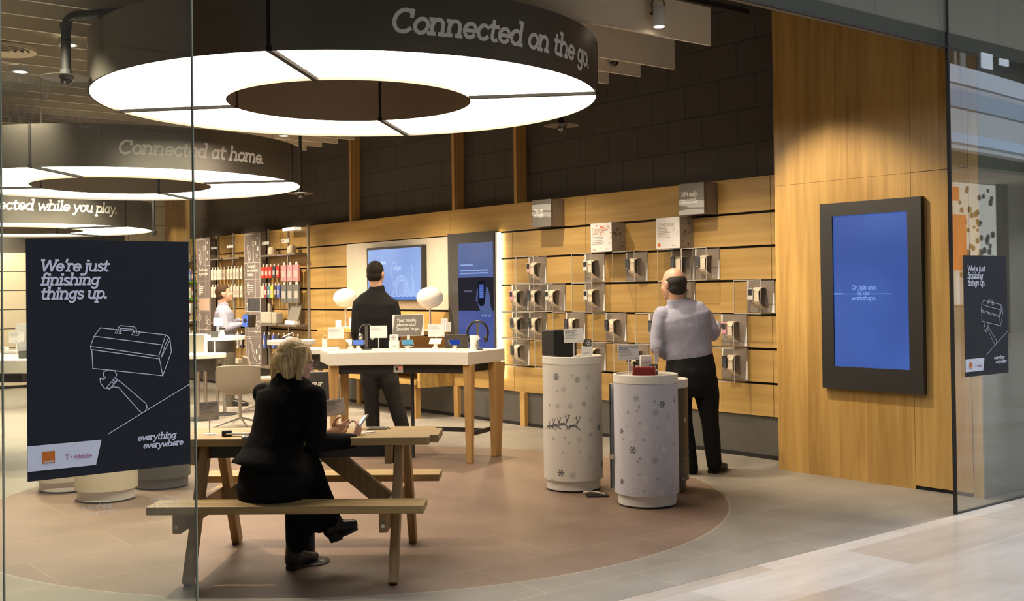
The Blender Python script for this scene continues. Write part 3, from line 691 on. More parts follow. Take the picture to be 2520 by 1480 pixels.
# television on the white field
def frame_screen(X, ya, yb, z0, z1, bz, depth, name, label, cat, fmat):
    t = root(name, (X, (ya+yb)/2, z0), label, cat); Xf = X-depth
    fr = MB().bb((Xf, yb, z0), (Xf+depth, ya, z0+bz)).bb((Xf, yb, z1-bz), (Xf+depth, ya, z1)).bb((Xf, ya-bz, z0+bz), (Xf+depth, ya, z1-bz)).bb((Xf, yb, z0+bz), (Xf+depth, yb+bz, z1-bz))
    return t, fr, Xf
TVX = XW-.075
p0, p1, p2 = at_x(902, 613, TVX), at_x(1038, 600, TVX), at_x(1040, 743, TVX)
tv = root('television', (XW-.04, (p0.y+p1.y)/2, p2.z), 'wall television with a pale blue line drawing, on the white panel', 'television')
ya, yb, z0, z1 = p0.y, p1.y, p2.z, (p0.z+p1.z)/2
MB().bb((TVX, yb, z0), (XW-.004, ya, z1)).build('frame', pmat('tv_frame_grey', (.035, .034, .035), .35), tv, bevel=.004)
TV_E = screen_mat('tv_screen_blue', rgb(105, 140, 205), rgb(150, 180, 232), 1.0, .9)
b_ = .03; MB().bb((TVX-.001, yb+b_, z0+b_), (TVX+.001, ya-b_, z1-b_)).build('screen', TV_E, tv)
M = frame(WU, WVv, (TVX-.001, ya-b_, z0+b_)); Wd, Hd = ya-yb-2*b_, z1-z0-2*b_
TVL = emat('tv_line_light', rgb(190, 212, 250), 1.0)
mb = MB(); art = []
cx_, by_ = .64*Wd, .08*Hd
for k in range(9):
    a = PI*k/8; a2 = PI*(k+1)/8
    for r in (.10, .155): 
        if k < 8: art.append([(cx_+r*math.cos(a), by_+.09+r*math.sin(a)), (cx_+r*math.cos(a2), by_+.09+r*math.sin(a2))])
    art.append([(cx_+.10*math.cos(a), by_+.09+.10*math.sin(a)), (cx_+.155*math.cos(a), by_+.09+.155*math.sin(a))])
for s in (-1, 1):
    art += [[(cx_+s*.10, by_), (cx_+s*.10, by_+.09)], [(cx_+s*.2, by_), (cx_+s*.155, by_+.09)], [(cx_+s*.10, by_+.045), (cx_+s*.18, by_+.045)]]
art += [[(x*Wd, by_-.02*abs(math.sin(x*40))) for x in [i/30 for i in range(31)]], [(.84*Wd, by_), (.86*Wd, .3*Hd), (.83*Wd, .48*Hd)], [(.89*Wd, by_), (.87*Wd, .3*Hd), (.86*Wd, .55*Hd), (.83*Wd, .7*Hd)]]
art += [[(.52*Wd+.07*math.cos(t_*PI/10), .55*Hd+.12*math.sin(t_*PI/10)) for t_ in range(0, 14)], [(.5*Wd, .36*Hd), (.47*Wd, .28*Hd), (.53*Wd, .24*Hd)], [(.24*Wd+.08*math.cos(t_*PI/10), .72*Hd+.1*math.sin(t_*PI/10)) for t_ in range(0, 13)]]
strokes(mb, art, flat(M, .001), .007)
rect(mb, flat(M, .001), .24*Wd, .70*Hd, .36*Wd, .76*Hd)
mb.build('line_drawing', TVL, tv); mb = MB(); lettering(mb, 'Music', flat(M, .001), .055, 1.1, .2, .50*Wd, .58*Hd); mb.build('lettering', TVL, tv)
rect(mb := MB(), flat(M, .0008), 0, 0, Wd, .055*Hd); mb.build('lower_band', emat('tv_band_blue', rgb(100, 135, 205), 1.0), tv)

# tall dark totem with its own display
TX = XW-.06
t = root('display_totem', (XW, 10.35, .62), 'tall dark framed totem with a blue display, between white panel and light strip', 'display totem')
MB().bb((TX, 9.905, .60), (XW+.02, 10.805, 2.172)).build('frame', pmat('totem_frame', (.055, .052, .048), .4), t, bevel=.004)
q0, q1 = at_x(1127, 601, TX), at_x(1213, 598, TX)
MB().bb((TX-.001, q1.y, .62), (TX+.001, q0.y, q0.z)).build('display', pmat('totem_glass', (.02, .02, .025), .3), t)
M = frame(WU, WVv, (TX-.001, q0.y, .62)); Wd, Hd = q0.y-q1.y, q0.z-.62
def zf(py): return at_x(1170, py, TX).z-.62
for nm, za, zb_, m_ in (('upper_picture', zf(683), Hd, screen_mat('totem_sky', rgb(62, 88, 150), rgb(84, 102, 150), .9, 1.5)), ('middle_picture', zf(765), zf(683), emat('totem_dark', rgb(38, 36, 44), 1)), ('lower_picture', 0, zf(765), screen_mat('totem_blue', rgb(36, 62, 140), rgb(58, 84, 158), .9, 1.5))):
    rect(mb := MB(), flat(M, .0012), 0, za, Wd, zb_); mb.build(nm, m_, t)
TXT_E = emat('totem_text_light', rgb(150, 175, 225), .9)
mb = MB(); bars(mb, flat(M, .002), .04, zf(650), .25, 1, .02, .016, .05); mb.build('small_print', TXT_E, t)
mb = MB(); bars(mb, flat(M, .002), .04, zf(664), .54, 2, .034, .014, .06); mb.build('small_print', TXT_E, t)
put_text(t, M, ['Ask us'], Wd-.22, zf(779), .06, .05, TXT_E, 1.1, .1, lift=.002, width=.17)
mb = MB(); hx, hz = .40, zf(745)
mb.add([(M @ Vector((hx+a*.01, hz+b*.01, .003))) for a, b in ((-3, -1), (2, -9), (6, -14), (26, -14), (22, -4), (20, 8), (17, 17), (14, 18), (12, 6), (10, -2), (2, -3))], [tuple(range(11))])
mb.add([(M @ Vector((hx+a*.01, hz+b*.01, .003))) for a, b in ((-6, 2), (-3, -1), (-2, 10), (-1, 18), (-4, 14))], [(0, 1, 2, 3, 4)])
mb.build('pictured_hand', emat('totem_hand', rgb(78, 92, 138), 1), t)
mb = MB(); mb.add([(M @ Vector((hx+a*.01, hz+b*.01, .004))) for a, b in ((-1, 0), (2, -4), (8, -4), (11, 0), (12, 22), (9, 25), (1, 25), (-2, 22))], [tuple(range(8))]); mb.build('pictured_phone', emat('totem_phone', rgb(22, 24, 32), 1), t)
rect(mb := MB(), flat(M, .005), hx+.005, hz+.05, hx+.095, hz+.21); mb.build('pictured_screen', emat('totem_phone_screen', rgb(66, 84, 160), 1), t)
mb = MB(); bars(mb, flat(M, .002), .12, zf(715), .16, 1, .02, .022, .05); mb.build('small_print', emat('totem_dim', rgb(85, 90, 110), 1), t)
mb = MB(); bars(mb, flat(M, .006), hx+.02, hz+.19, .06, 6, .024, .008, .3); mb.build('pictured_list', emat('totem_dim2', rgb(110, 130, 195), 1), t)
# warm light strip beside it
t = root('light_strip', (XW-.02, 9.87, .62), 'glowing vertical strip light between the blue totem and the phone cases', 'light strip')
MB().bb((XW-.046, 9.868, .50), (XW-.002, 9.902, 2.15)).build('channel', WHITE_P, t)
MB().bb((XW-.040, 9.850, .50), (XW-.006, 9.867, 2.15)).build('tube', emat('strip_glow', (1, .80, .42), 24.0), t)

# big display on the oak pier
DX = XP-.045
c4 = [at_x(*q, DX) for q in ((2017, 503), (2264, 483), (2275, 972), (2024, 955))]
ya, yb = (c4[0].y+c4[3].y)/2, (c4[1].y+c4[2].y)/2; z1, z0 = (c4[0].z+c4[1].z)/2, (c4[2].z+c4[3].z)/2
t = root('wall_display', (XP, (ya+yb)/2, z0), 'large upright display with a blue screen in a black frame on the oak pier', 'display screen')
s4 = [at_x(*q, DX) for q in ((2047, 532), (2232, 521), (2238, 911), (2053, 902))]
sa, sb = (s4[0].y+s4[3].y)/2, (s4[1].y+s4[2].y)/2; t1, t0 = (s4[0].z+s4[1].z)/2, (s4[2].z+s4[3].z)/2
mb = MB()
for lo, hi in (((DX, yb, z0), (XP, ya, t0)), ((DX, yb, t1), (XP, ya, z1)), ((DX, sa, t0), (XP, ya, t1)), ((DX, yb, t0), (XP, sb, t1))): mb.bb(lo, hi)
mb.build('frame', pmat('black_display_frame', (.022, .021, .020), .42), t)
MB().bb((DX+.012, sb, t0), (DX+.014, sa, t1)).build('screen', screen_mat('pier_screen_blue', rgb(44, 76, 150), rgb(62, 96, 172), 1.0, 1.4), t)
M = frame(WU, WVv, (DX+.012, sa, t0)); Wd, Hd = sa-sb, t1-t0
TXP = emat('pier_text_light', rgb(135, 165, 225), 1)
for l, yy in (('Or join one', 711), ('of our', 724), ('workshops.', 737)):
    pz = at_x(2127, yy, DX).z-t0; w2 = text_width(l, .034)
    put_text(t, M, [l], .41*Wd-w2/2, pz-.006, .034, .03, TXP, 1.0)
rect(mb := MB(), flat(M, .001), 0, at_x(2100, 725, DX).z-t0, .13*Wd, at_x(2100, 722, DX).z-t0); rect(mb, flat(M, .001), .13*Wd, at_x(2100, 724.5, DX).z-t0, .78*Wd, at_x(2100, 723.2, DX).z-t0)
mb.build('bright_line', emat('pier_line_light', rgb(120, 158, 228), 1), t)

# ------------------------------------------------------------------ posters on the shopfront glass
POST = pmat('poster_navy', (.012, .016, .028), .6, var=.03, spec=.3)
PW, PHt = .565, .8054
def poster(x0, label):
    z0 = .8845; t = root('window_poster', (x0+PW/2, GY-.008, z0), label, 'poster', 'navy posters on the glass')
    MB().bb((x0, GY-.0085, z0), (x0+PW, GY-.0062, z0+PHt)).build('sheet', POST, t)
    M = frame((1, 0, 0), (0, 0, 1), (x0, GY-.0085, z0))
    k = PW/400.0
    def px(x, y): # poster picture units: 400 wide, 570 high from the top
        return (x*k, PHt-y*PHt/570.0)
    put_text(t, M, ["We're just", 'finishing', 'things up.'], .045*1.0, PHt-.107, .0455, .0470, LINE, 1.3, width=.228)
    T_ = lambda pts: [px(a, b) for a, b in pts]
    art = [[(147, 245), (152, 232), (162, 222), (184, 212), (356, 232), (377, 249), (388, 283), (370, 336), (142, 287), (146, 262)]]
    box = [[(172, 214), (337, 237), (345, 243), (348, 250)], [(172, 214), (157, 234), (148, 258), (149, 266), (320, 297)], [(157, 234), (328, 262)], [(148, 258), (318, 290)], [(337, 237), (328, 262), (318, 290), (320, 297)], [(345, 243), (334, 264), (325, 292)],
           [(348, 250), (351, 280), (328, 340), (153, 312), (151, 268)], [(348, 250), (326, 292)], [(320, 297), (328, 340)],
           [(214, 226), (217, 214), (222, 210), (256, 214), (261, 219), (262, 231)], [(219, 226), (222, 217), (253, 220), (257, 230)], [(208, 228), (224, 230), (219, 221), (212, 220), (208, 228)], [(250, 234), (266, 236), (270, 226), (256, 225), (250, 234)]]
    wr = [[(190, 318), (180, 322), (178, 331), (184, 336), (180, 340), (170, 337), (172, 350), (181, 362), (193, 364), (202, 360)], [(190, 318), (206, 320), (211, 330), (208, 340)], [(186, 362), (206, 338)], [(192, 366), (212, 345)], [(203, 345), (210, 349)], [(200, 349), (206, 353)],
          [(202, 360), (215, 362), (268, 425)], [(208, 340), (222, 350), (284, 407)], [(284, 407), (287, 416), (282, 426), (274, 430), (268, 425)], [(274, 430), (398, 366)], [(274, 430), (190, 474)]]
    for nm, grp in (('toolbox_drawing', box), ('spanner_drawing', wr)):
        mb = MB(); strokes(mb, [T_(g) for g in grp], flat(M), .0026); mb.build(nm, LINE, t)
    ZS = [(0, 463), (172, 466), (160, 520), (0, 534)]
    ZS = [(0, 486), (172, 486), (158, 548), (0, 548)]
    mb = MB(); mb.add([flat(M, .0010)(*px(a, b)) for a, b in ((0, 487), (173, 487), (159, 547), (0, 547))], [(0, 1, 2, 3)]); mb.build('white_flag', LINE, t)
    mb = MB(); rect(mb, flat(M, .0018), *px(33, 531), *px(62, 503)); mb.build('orange_square', pmat('orange_logo', (.62, .17, .012), .5), t)
    put_text(t, M, ['orange'], px(36, 0)[0], px(0, 529)[1], .0085, .01, LINE, 1.2, 0, lift=.0026)
    MG = pmat('magenta_logo', (.42, .04, .16), .5)
    put_text(t, M, ['T'], px(86, 0)[0], px(0, 527)[1], .0175, .01, MG, .9, 0, lift=.0018)
    put_text(t, M, ['Mobile-'], px(110, 0)[0], px(0, 527)[1], .0175, .01, MG, .9, 0, lift=.0018, width=.060)
    mb = MB(); rect(mb, flat(M, .0018), *px(98, 523), *px(101, 520)); mb.build('logo_dot', MG, t)
    mb = MB(); rect(mb, flat(M, .0018), *px(106, 523), *px(109, 520)); mb.build('logo_dot', MG, t)
    put_text(t, M, ['everything'], px(262, 0)[0], px(0, 499)[1], .0275, .02, LINE, 1.3, width=.140)
    put_text(t, M, ['everywhere'], px(276, 0)[0], px(0, 519)[1], .0275, .02, LINE, 1.3, width=.146)
    return t
poster(1.0617, 'navy toolbox poster on the left shop window, the larger-looking nearer one')
poster(6.9701, 'navy toolbox poster on the narrow right window beside the oak pier')
# faint white vinyl wording on the left pane
VIN = glass_mat('frosted_vinyl', (1, 1, 1), 1.3)
nt = VIN.node_tree
VIN2 = bpy.data.materials.new('vinyl_lettering'); VIN2.use_nodes = True; nt = VIN2.node_tree
for n in list(nt.nodes): nt.nodes.remove(n)
o_ = nt.nodes.new('ShaderNodeOutputMaterial'); mx = nt.nodes.new('ShaderNodeMixShader'); mx.inputs[0].default_value = .30
a_ = nt.nodes.new('ShaderNodeBsdfTransparent'); b_ = nt.nodes.new('ShaderNodeBsdfDiffuse'); b_.inputs[0].default_value = (.85, .85, .85, 1)
nt.links.new(a_.outputs[0], mx.inputs[1]); nt.links.new(b_.outputs[0], mx.inputs[2]); nt.links.new(mx.outputs[0], o_.inputs[0])
for px_, py_, s_, lab in ((200, 1258, .0275, 'faint white everything everywhere wording low on the left pane, below the poster'), (368, 1237, .0275, 'faint white everything everywhere wording over the left end of the bench'), (32, 848, .0275, 'faint white everything everywhere wording at the left edge of the poster')):
    p = at_y(px_, py_, GY-.0065); M = frame((1, 0, 0), (0, 0, 1), p)
    t = root('vinyl_wording', p, lab, 'window wording')
    put_text(t, M, ['everything'], 0, 0, s_, .02, VIN2, 1.2, width=.102); put_text(t, M, ['everywhere'], s_*.45, -s_*.68, s_, .02, VIN2, 1.2, width=.106)
# ------------------------------------------------------------------ cylinders with snowflakes
def flake(mb, fn, x, y, r):
    st = []
    for k in range(6):
        a = k*PI/3; c, s = math.cos(a), math.sin(a); st.append([(x, y), (x+r*c, y+r*s)])
        for q in (.55, .8):
            for d in (-.5, .5):
                st.append([(x+r*q*c, y+r*q*s), (x+r*q*c+r*.28*math.cos(a+d*1.6), y+r*q*s+r*.28*math.sin(a+d*1.6))])
    strokes(mb, st, fn, r*.17)
def plinth(c, h, body, label, rim=WHITE, base=WHITE_P, name='display_plinth', r=.222):
    t = root(name, (c[0], c[1], 0), label, 'display plinth', 'round display plinths')
    MB().lathe([(r-.028, 0), (r-.026, .012), (r-.026, .0121)], (c[0], c[1], 0), 48).build('foot', BLACK, t, smooth=True)
    MB().lathe([(r-.02, .012), (r-.02, .085)], (c[0], c[1], 0), 64).build('base', base, t, smooth=True)
    MB().lathe([(r, .085), (r, h-.062)], (c[0], c[1], 0), 96).build('body', body, t, smooth=True)
    MB().lathe([(r-.004, h-.062), (r-.004, h-.056), (r+.002, h-.055), (r+.002, h-.002), (r, h), (r-.018, h), (r-.018, h-.012)], (c[0], c[1], 0), 96, cap=False).build('rim', rim, t, smooth=True)
    MB().lathe([(r-.018, h-.014), (r-.018, h-.010)], (c[0], c[1], 0), 64).build('top', pmat('plinth_top_pale_wood', (.50, .42, .33), .4), t)
    return t
SN_D = pmat('snow_print_dark', (.10, .11, .125), .6); SN_M = pmat('snow_print_grey', (.40, .40, .42), .6); SN_L = pmat('snow_print_white', (.86, .86, .88), .6); SN_P = pmat('snow_print_pale', (.58, .56, .54), .6)
def skin(c, r=.2225):
    """flat (x, z) wrapped on the cylinder; x=0 faces the camera"""
    a0 = math.atan2(-c[1], -c[0])
    return lambda x, z, dl=0.0: (c[0]+(r+dl)*math.cos(a0+x/r), c[1]+(r+dl)*math.sin(a0+x/r), z)
def from_px(c, D, px, py):
    x0 = CX+F_PX*((Vector((c[0], c[1], 0))).dot(RT)/D); s = max(-.98, min(.98, (px-x0)/F_PX*D/.222)); x = math.asin(s)*.222
    return x, at_d(px, py, D-.222*math.cos(x/.222)).z
def centre(px, py, r):   # centre on the floor of a disc whose lowest rim point is at this pixel
    p = at_z(px, py, 0); d = Vector((p.x, p.y, 0)).normalized(); return (p.x+d.x*r, p.y+d.y*r)
CA = centre(1412, 1214, .2); CB = centre(1593, 1254, .2)
cv = Vector((CB[0], CB[1], 0)); CC = at_d(1622, 1200, 8.30); CC = (CC.x, CC.y)
DA = Vector((CA[0], CA[1], -1.5)).dot(FW); DB = Vector((CB[0], CB[1], -1.5)).dot(FW)
W_BODY = pmat('plinth_white_print', (.70, .67, .62), .42, var=.01); TINT_BODY = pmat('plinth_grey_daylight_tint', (.60, .60, .69), .42, var=.02)  # grey plinth has bluish mall daylight mixed into its body colour
HA, HB, HC = 1.0, .905, .825
ta = plinth(CA, HA, W_BODY, 'tall white snowflake plinth with running reindeer, carrying the black speaker box')
fa = skin(CA)
for nm, m_, lst in (('dark_snowflakes', SN_D, ((1367, 928, 14), (1468, 1053, 13), (1475, 1142, 14), (1375, 1165, 15))), ('grey_snowflakes', SN_M, ((1417, 935, 13), (1433, 995, 11), (1448, 1070, 10), (1350, 998, 6), (1405, 925, 5), (1340, 960, 5), (1440, 955, 5), (1447, 1005, 5), (1386, 1079, 5), (1396, 1092, 5), (1420, 1112, 5), (1380, 1115, 4), (1465, 1180, 5), (1370, 964, 5), (1469, 1098, 4))),
                    ('pale_snowflakes', SN_P, ((1444, 929, 11), (1384, 959, 12), (1467, 956, 10), (1369, 1000, 11), (1400, 1000, 12), (1450, 1033, 12), (1420, 1083, 12), (1358, 1080, 9), (1448, 1127, 12), (1403, 1170, 13), (1458, 1163, 11), (1353, 1182, 9), (1455, 981, 11), (1473, 1003, 8)))):
    mb = MB()
    for px, py, r in lst: x, z = from_px(CA, DA, px, py); flake(mb, fa, x, z, r*.52/F_PX*DA)
    mb.build(nm, m_, ta)
mb = MB()
for px, py, k in ((1410, 1048, 1.0), (1385, 1044, 1.0), (1367, 1047, .9), (1355, 1049, .8), (1346, 1050, .6)):
    x0, z0 = from_px(CA, DA, px, py); q = .0031*k
    P_ = lambda pts: [fa(x0+a*q, z0+b*q) for a, b in pts]
    mb.add(P_([(-14, -3), (-12, 1), (-4, 2), (2, 3), (5, 9), (8, 11), (10, 9), (6, 2), (4, -4), (-4, -4), (-11, -5)]), [tuple(range(11))])
    strokes(mb, [[(x0+a*q, z0+b*q) for a, b in g] for g in ([(-12, -3), (-19, -7), (-21, -12)], [(-11, -4), (-15, -10)], [(4, -3), (10, -7), (14, -12)], [(3, -4), (7, -9), (12, -9)], [(6, 11), (3, 17), (5, 22)], [(8, 11), (11, 16), (10, 22)], [(4, 17), (0, 19)], [(11, 17), (14, 20)])], fa, .0045*k)
mb.build('reindeer_print', SN_D, ta)
tb = plinth(CB, HB, TINT_BODY, 'grey snowflake plinth, tinted for bluish daylight, nearest the camera, carrying the red box', name='display_plinth')
fb = skin(CB)
for nm, m_, lst in (('dark_snowflakes', SN_D, ((1625, 996, 14), (1553, 1109, 14), (1527, 1063, 11), (1526, 1187, 11))), ('grey_snowflakes', SN_M, ((1563, 982, 12), (1609, 1015, 12), (1605, 1135, 13), (1570, 1002, 6), (1543, 1016, 6), (1565, 1012, 5), (1607, 989, 6), (1570, 1043, 5), (1578, 1084, 6), (1613, 1054, 5), (1565, 1138, 6), (1612, 1180, 6), (1570, 1130, 6), (1530, 1082, 5), (1655, 985, 9), (1653, 1092, 6), (1578, 1210, 5), (1640, 1024, 5), (1538, 1050, 4), (1568, 1170, 5))),
                    ('white_snowflakes', SN_L, ((1584, 1058, 14), (1641, 1058, 13), (1551, 1080, 13), (1628, 1105, 14), (1582, 1183, 14), (1642, 1130, 13), (1641, 1182, 12), (1551, 1207, 14), (1620, 1212, 14), (1526, 1009, 11), (1531, 1024, 10), (1526, 1130, 11), (1531, 1148, 11), (1654, 1040, 9), (1653, 1214, 11), (1540, 968, 5), (1582, 983, 5), (1576, 1010, 5), (1561, 1062, 4), (1594, 1100, 5), (1575, 1151, 5), (1620, 1160, 5), (1560, 1188, 5), (1593, 1226, 5), (1612, 1030, 5), (1605, 1199, 4), (1645, 985, 5), (1530, 990, 5)))):
    mb = MB()
    for px, py, r in lst: x, z = from_px(CB, DB, px, py); flake(mb, fb, x, z, r*.55/F_PX*DB)
    mb.build(nm, m_, tb)
# open curved door of the grey snowflake plinth, at its left
a0 = math.atan2(-CB[1], -CB[0])
MB().lathe([(.225, .095), (.225, HB-.075), (.238, HB-.075), (.238, .095), (.225, .095)], (CB[0], CB[1], 0), 10, cap=False, a0=a0-PI/2-.42, a1=a0-PI/2-.10).xform(Matrix.Translation(-RT*.018)).build('open_door', pmat('door_pale_blue', (.50, .54, .56), .4), tb)
MB().box(Vector((CB[0], CB[1], .33))-RT*.247-FW*.02, (.02, .03, .03)).build('door_latch', CHROME, tb)
tc_ = plinth(CC, HC, pmat('plinth_charcoal_print', (.05, .048, .045), .35), 'low charcoal plinth half hidden behind the grey snowflake plinth', base=pmat('plinth_dark_base', (.06, .056, .05), .45))
mb = MB(); fc = skin(CC); DC = Vector((CC[0], CC[1], -1.5)).dot(FW)
for px, py, r in ((1680, 1033, 9), (1690, 1112, 8), (1687, 1172, 9), (1677, 1010, 3), (1682, 1092, 3), (1679, 1128, 3), (1674, 1178, 6)): x, z = from_px(CC, DC, px, py); flake(mb, fc, x, z, r*.55/F_PX*DC)
mb.build('white_snowflakes', SN_L, tc_)
# left group, mostly behind the poster
CL = centre(262, 1240, .2); CW = centre(165, 1215, .2); CD = centre(398, 1207, .2)
plinth(CL, 1.0, pmat('plinth_cream', (.66, .60, .46), .4, var=.01), 'cream plinth showing under the left poster, in front of the white one')
plinth(CW, .9, pmat('plinth_offwhite', (.66, .61, .53), .4, var=.01), 'off-white plinth behind the cream one, under the left corner of the poster')
td = plinth(CD, .82, pmat('plinth_graphite', (.10, .095, .082), .35, var=.03), 'dark grey plinth under the right corner of the left poster', base=pmat('plinth_graphite_base', (.12, .11, .095), .4))
MB().box(Vector((CD[0], CD[1], .45))-RT*.075-Vector((CD[0], CD[1], 0)).normalized()*.212, (.018, .018, .70)).build('door_gap', GAP, td)
# power cable on the floor
p = at_z(1470, 1222, 0.0)
t = root('floor_socket', p, 'small black floor socket with a pale cable, between the two snowflake plinths', 'floor socket')
MB().box(p+V(0, 0, .006), (.16, .10, .012), Matrix.Rotation(-.6, 3, 'Z')).build('plate', BLACK, t, bevel=.003)
MB().tube([p+RT*a+_r.cross(Vector((0, 0, 1)))*b*0+Vector((FW.x, FW.y, 0))*b+V(0, 0, z) for a, b, z in ((-.10, .03, .02), (-.05, .0, .035), (0, -.01, .03), (.05, -.02, .018))], .006, 8).build('cable', pmat('pale_cable', (.62, .55, .42), .5), t)

# ------------------------------------------------------------------ small display pieces
def Rz(a): return Matrix.Rotation(a, 3, 'Z')
FACE = math.atan2(-FW.x, FW.y)      # turn about Z that makes local -Y look at the camera
def info_card(p, wd, ht, z_card, label, lines=2, yaw=0, lean=0, tilt=0, big=None, stem=True, group='small print cards on stems', mat=CARD):
    """white card on a thin stem; p = foot on its surface"""
    p = Vector(p); t = root('info_card', p, label, 'info card', group)
    if stem:
        MB().lathe([(.030, 0), (.030, .004), (.012, .008)], p, 24).build('foot', WHITE_P, t, smooth=True)
        MB().cyl(p+V(0, 0, .004), p+V(0, 0, z_card), .0035, 8).build('stem', WHITE_P, t)
    Mx = Matrix.Translation(p+V(0, 0, z_card)) @ Matrix.Rotation(FACE+yaw, 4, 'Z') @ Matrix.Rotation(lean, 4, 'X') @ Matrix.Rotation(tilt, 4, 'Y')
    MB().bb((-wd/2, -.002, 0), (wd/2, .002, ht)).xform(Mx).build('card', mat, t)
    M = Mx @ Matrix(((1, 0, 0, -wd/2), (0, 0, -1, -.002), (0, 1, 0, 0), (0, 0, 0, 1)))
    if big: put_text(t, M, big, wd*.07, ht*.80, ht*.11, ht*.13, INK, 1.0)
    mb = MB(); bars(mb, flat(M), wd*.07, ht*(.60 if big else .82), wd*.66, 4 if big else 3, ht*.085, ht*.022); mb.build('small_print', pmat('card_print_grey', (.42, .42, .44), .8), t)
    mb = MB(); rect(mb, flat(M), wd*.78, ht*.08, wd*.95, ht*.11); mb.build('small_print', MATS['card_print_grey'], t)
    return t
def carton(p, d, label, mat=CARD, yaw=0, snow=False, reindeer=False, name='gift_box'):
    p = Vector(p); Mx = Matrix.Translation(p) @ Matrix.Rotation(FACE+yaw, 4, 'Z')
    t = root(name, p, label, 'box'); MB().bb((-d[0]/2, -d[1]/2, 0), (d[0]/2, d[1]/2, d[2])).xform(Mx).build('carton', mat, t, bevel=.002)
    M = Mx @ Matrix(((1, 0, 0, 0), (0, 0, -1, -d[1]/2), (0, 1, 0, 0), (0, 0, 0, 1)))
    if snow: mb = MB(); flake(mb, flat(M), 0, d[2]/2, d[2]*.36); mb.build('snowflake_print', SN_L if mat is not CARD else SN_M, t)
    if reindeer:
        mb = MB(); strokes(mb, [[(-d[0]*.3, d[2]*.42), (-d[0]*.12, d[2]*.40)], [(-d[0]*.05, d[2]*.44), (d[0]*.15, d[2]*.47), (d[0]*.36, d[2]*.52)]], flat(M), .0045); mb.build('sleigh_print', SN_M, t)
    return t
CUBE = pmat('charcoal_card', (.07, .07, .068), .6)
topA = HA-.0095; topB = HB-.0095
def on_plane(px, py, z): return at_z(px, py, z)
# on the tall white plinth
p = at_d(1378, 891, DA-.02); p.z = topA
t = root('speaker', p, 'black speaker box on top of the tall white plinth', 'speaker')
Ms = Matrix.Translation(p) @ Matrix.Rotation(FACE+.5, 4, 'Z')
MB().bb((-.105, -.09, .012), (.095, .09, .205)).xform(Ms).build('cabinet', BLACK, t, bevel=.008)
MB().bb((-.085, -.075, 0), (.075, .075, .012)).xform(Ms).build('foot', BLACK, t)
MB().bb((.05, -.0925, .035), (.088, -.089, .10)).xform(Ms).build('connector_plate', pmat('connector_grey', (.06, .06, .065), .3), t)
p = at_d(1413, 893, DA-.13); p.z = topA
info_card(p, .148, .104, .112, 'white print card on a stem in front of the black speaker', big=['Jingle bells in', 'the lounge.'], yaw=.05, tilt=-.03)
p = at_d(1444, 892, DA-.10); p.z = topA
carton(p, (.078, .07, .082), 'small white reindeer box on the tall white plinth, under the snowflake cube', reindeer=True, yaw=-.05)
carton(p+V(.005, 0, .083), (.047, .047, .052), 'little charcoal snowflake cube on top of the white reindeer box', CUBE, .35, True)
t = root('white_cable', at_d(1420, 892, DA-.06)*1.0, 'white cable looped behind the card on the tall plinth', 'cable')
q = at_d(1424, 880, DA-.02); MB().tube([q+RT*a+V(0, 0, b) for a, b in ((-.035, -.03), (-.02, -.02), (0, -.012), (.03, -.005), (.035, .03), (.02, .055), (-.005, .058), (-.03, .048))], .004, 8).build('lead', WHITE_P, t)
# on the grey snowflake plinth
p = at_d(1548, 938, DB-.06); p.z = topB
info_card(p, .150, .108, .108, 'white print card on a stem on the grey snowflake plinth, left of the red box', big=['Big sound, stunning', 'bass tone.'], yaw=.12, tilt=-.03)
p = at_d(1585, 938, DB-.10); p.z = topB
t = root('portable_speaker', p, 'red brick-shaped portable speaker on the grey snowflake plinth', 'speaker')
Ms = Matrix.Translation(p) @ Matrix.Rotation(FACE-.08, 4, 'Z')
MB().bb((-.077, -.03, .002), (.077, .03, .062)).xform(Ms).build('case', pmat('red_plastic', (.30, .022, .020), .35), t, bevel=.006)
MB().bb((-.066, -.0315, .010), (.066, -.029, .054)).xform(Ms).build('grille', pmat('dark_red_mesh', (.20, .014, .014), .6), t)
MB().bb((-.06, -.02, 0), (.06, .02, .003)).xform(Ms).build('foot', BLACK, t)
p = at_d(1585, 928, DB+.02); p.z = topB
carton(p, (.066, .05, .052), 'low white box behind the red speaker, under the reindeer box')
carton(p+V(0.012, -.006, .053), (.078, .05, .082), 'white reindeer box stacked behind the red speaker', reindeer=True)
p = at_d(1609, 930, DB-.005); p.z = topB
carton(p, (.05, .05, .075), 'charcoal snowflake box behind the right end of the red speaker', CUBE, -.3, True)
p = at_d(1562, 925, DB+.02); p.z = topB
t = root('earphones', p, 'black earphone stand beside the card on the grey snowflake plinth', 'earphones')
MB().lathe([(.022, 0), (.02, .01), (.007, .02), (.007, .08)], p, 16).build('stand', BLACK, t, smooth=True)
MB().sph(p+V(-.012, -.01, .085), .014, 10).build('earbud', BLACK, t, smooth=True); MB().sph(p+V(.012, -.008, .08), .014, 10).build('earbud', BLACK, t, smooth=True)
p = at_d(1616, 932, DC); p.z = HC-.010
info_card(p, .062, .10, .13, 'narrow white print card on the charcoal plinth, right of the snowflake box', yaw=.9)

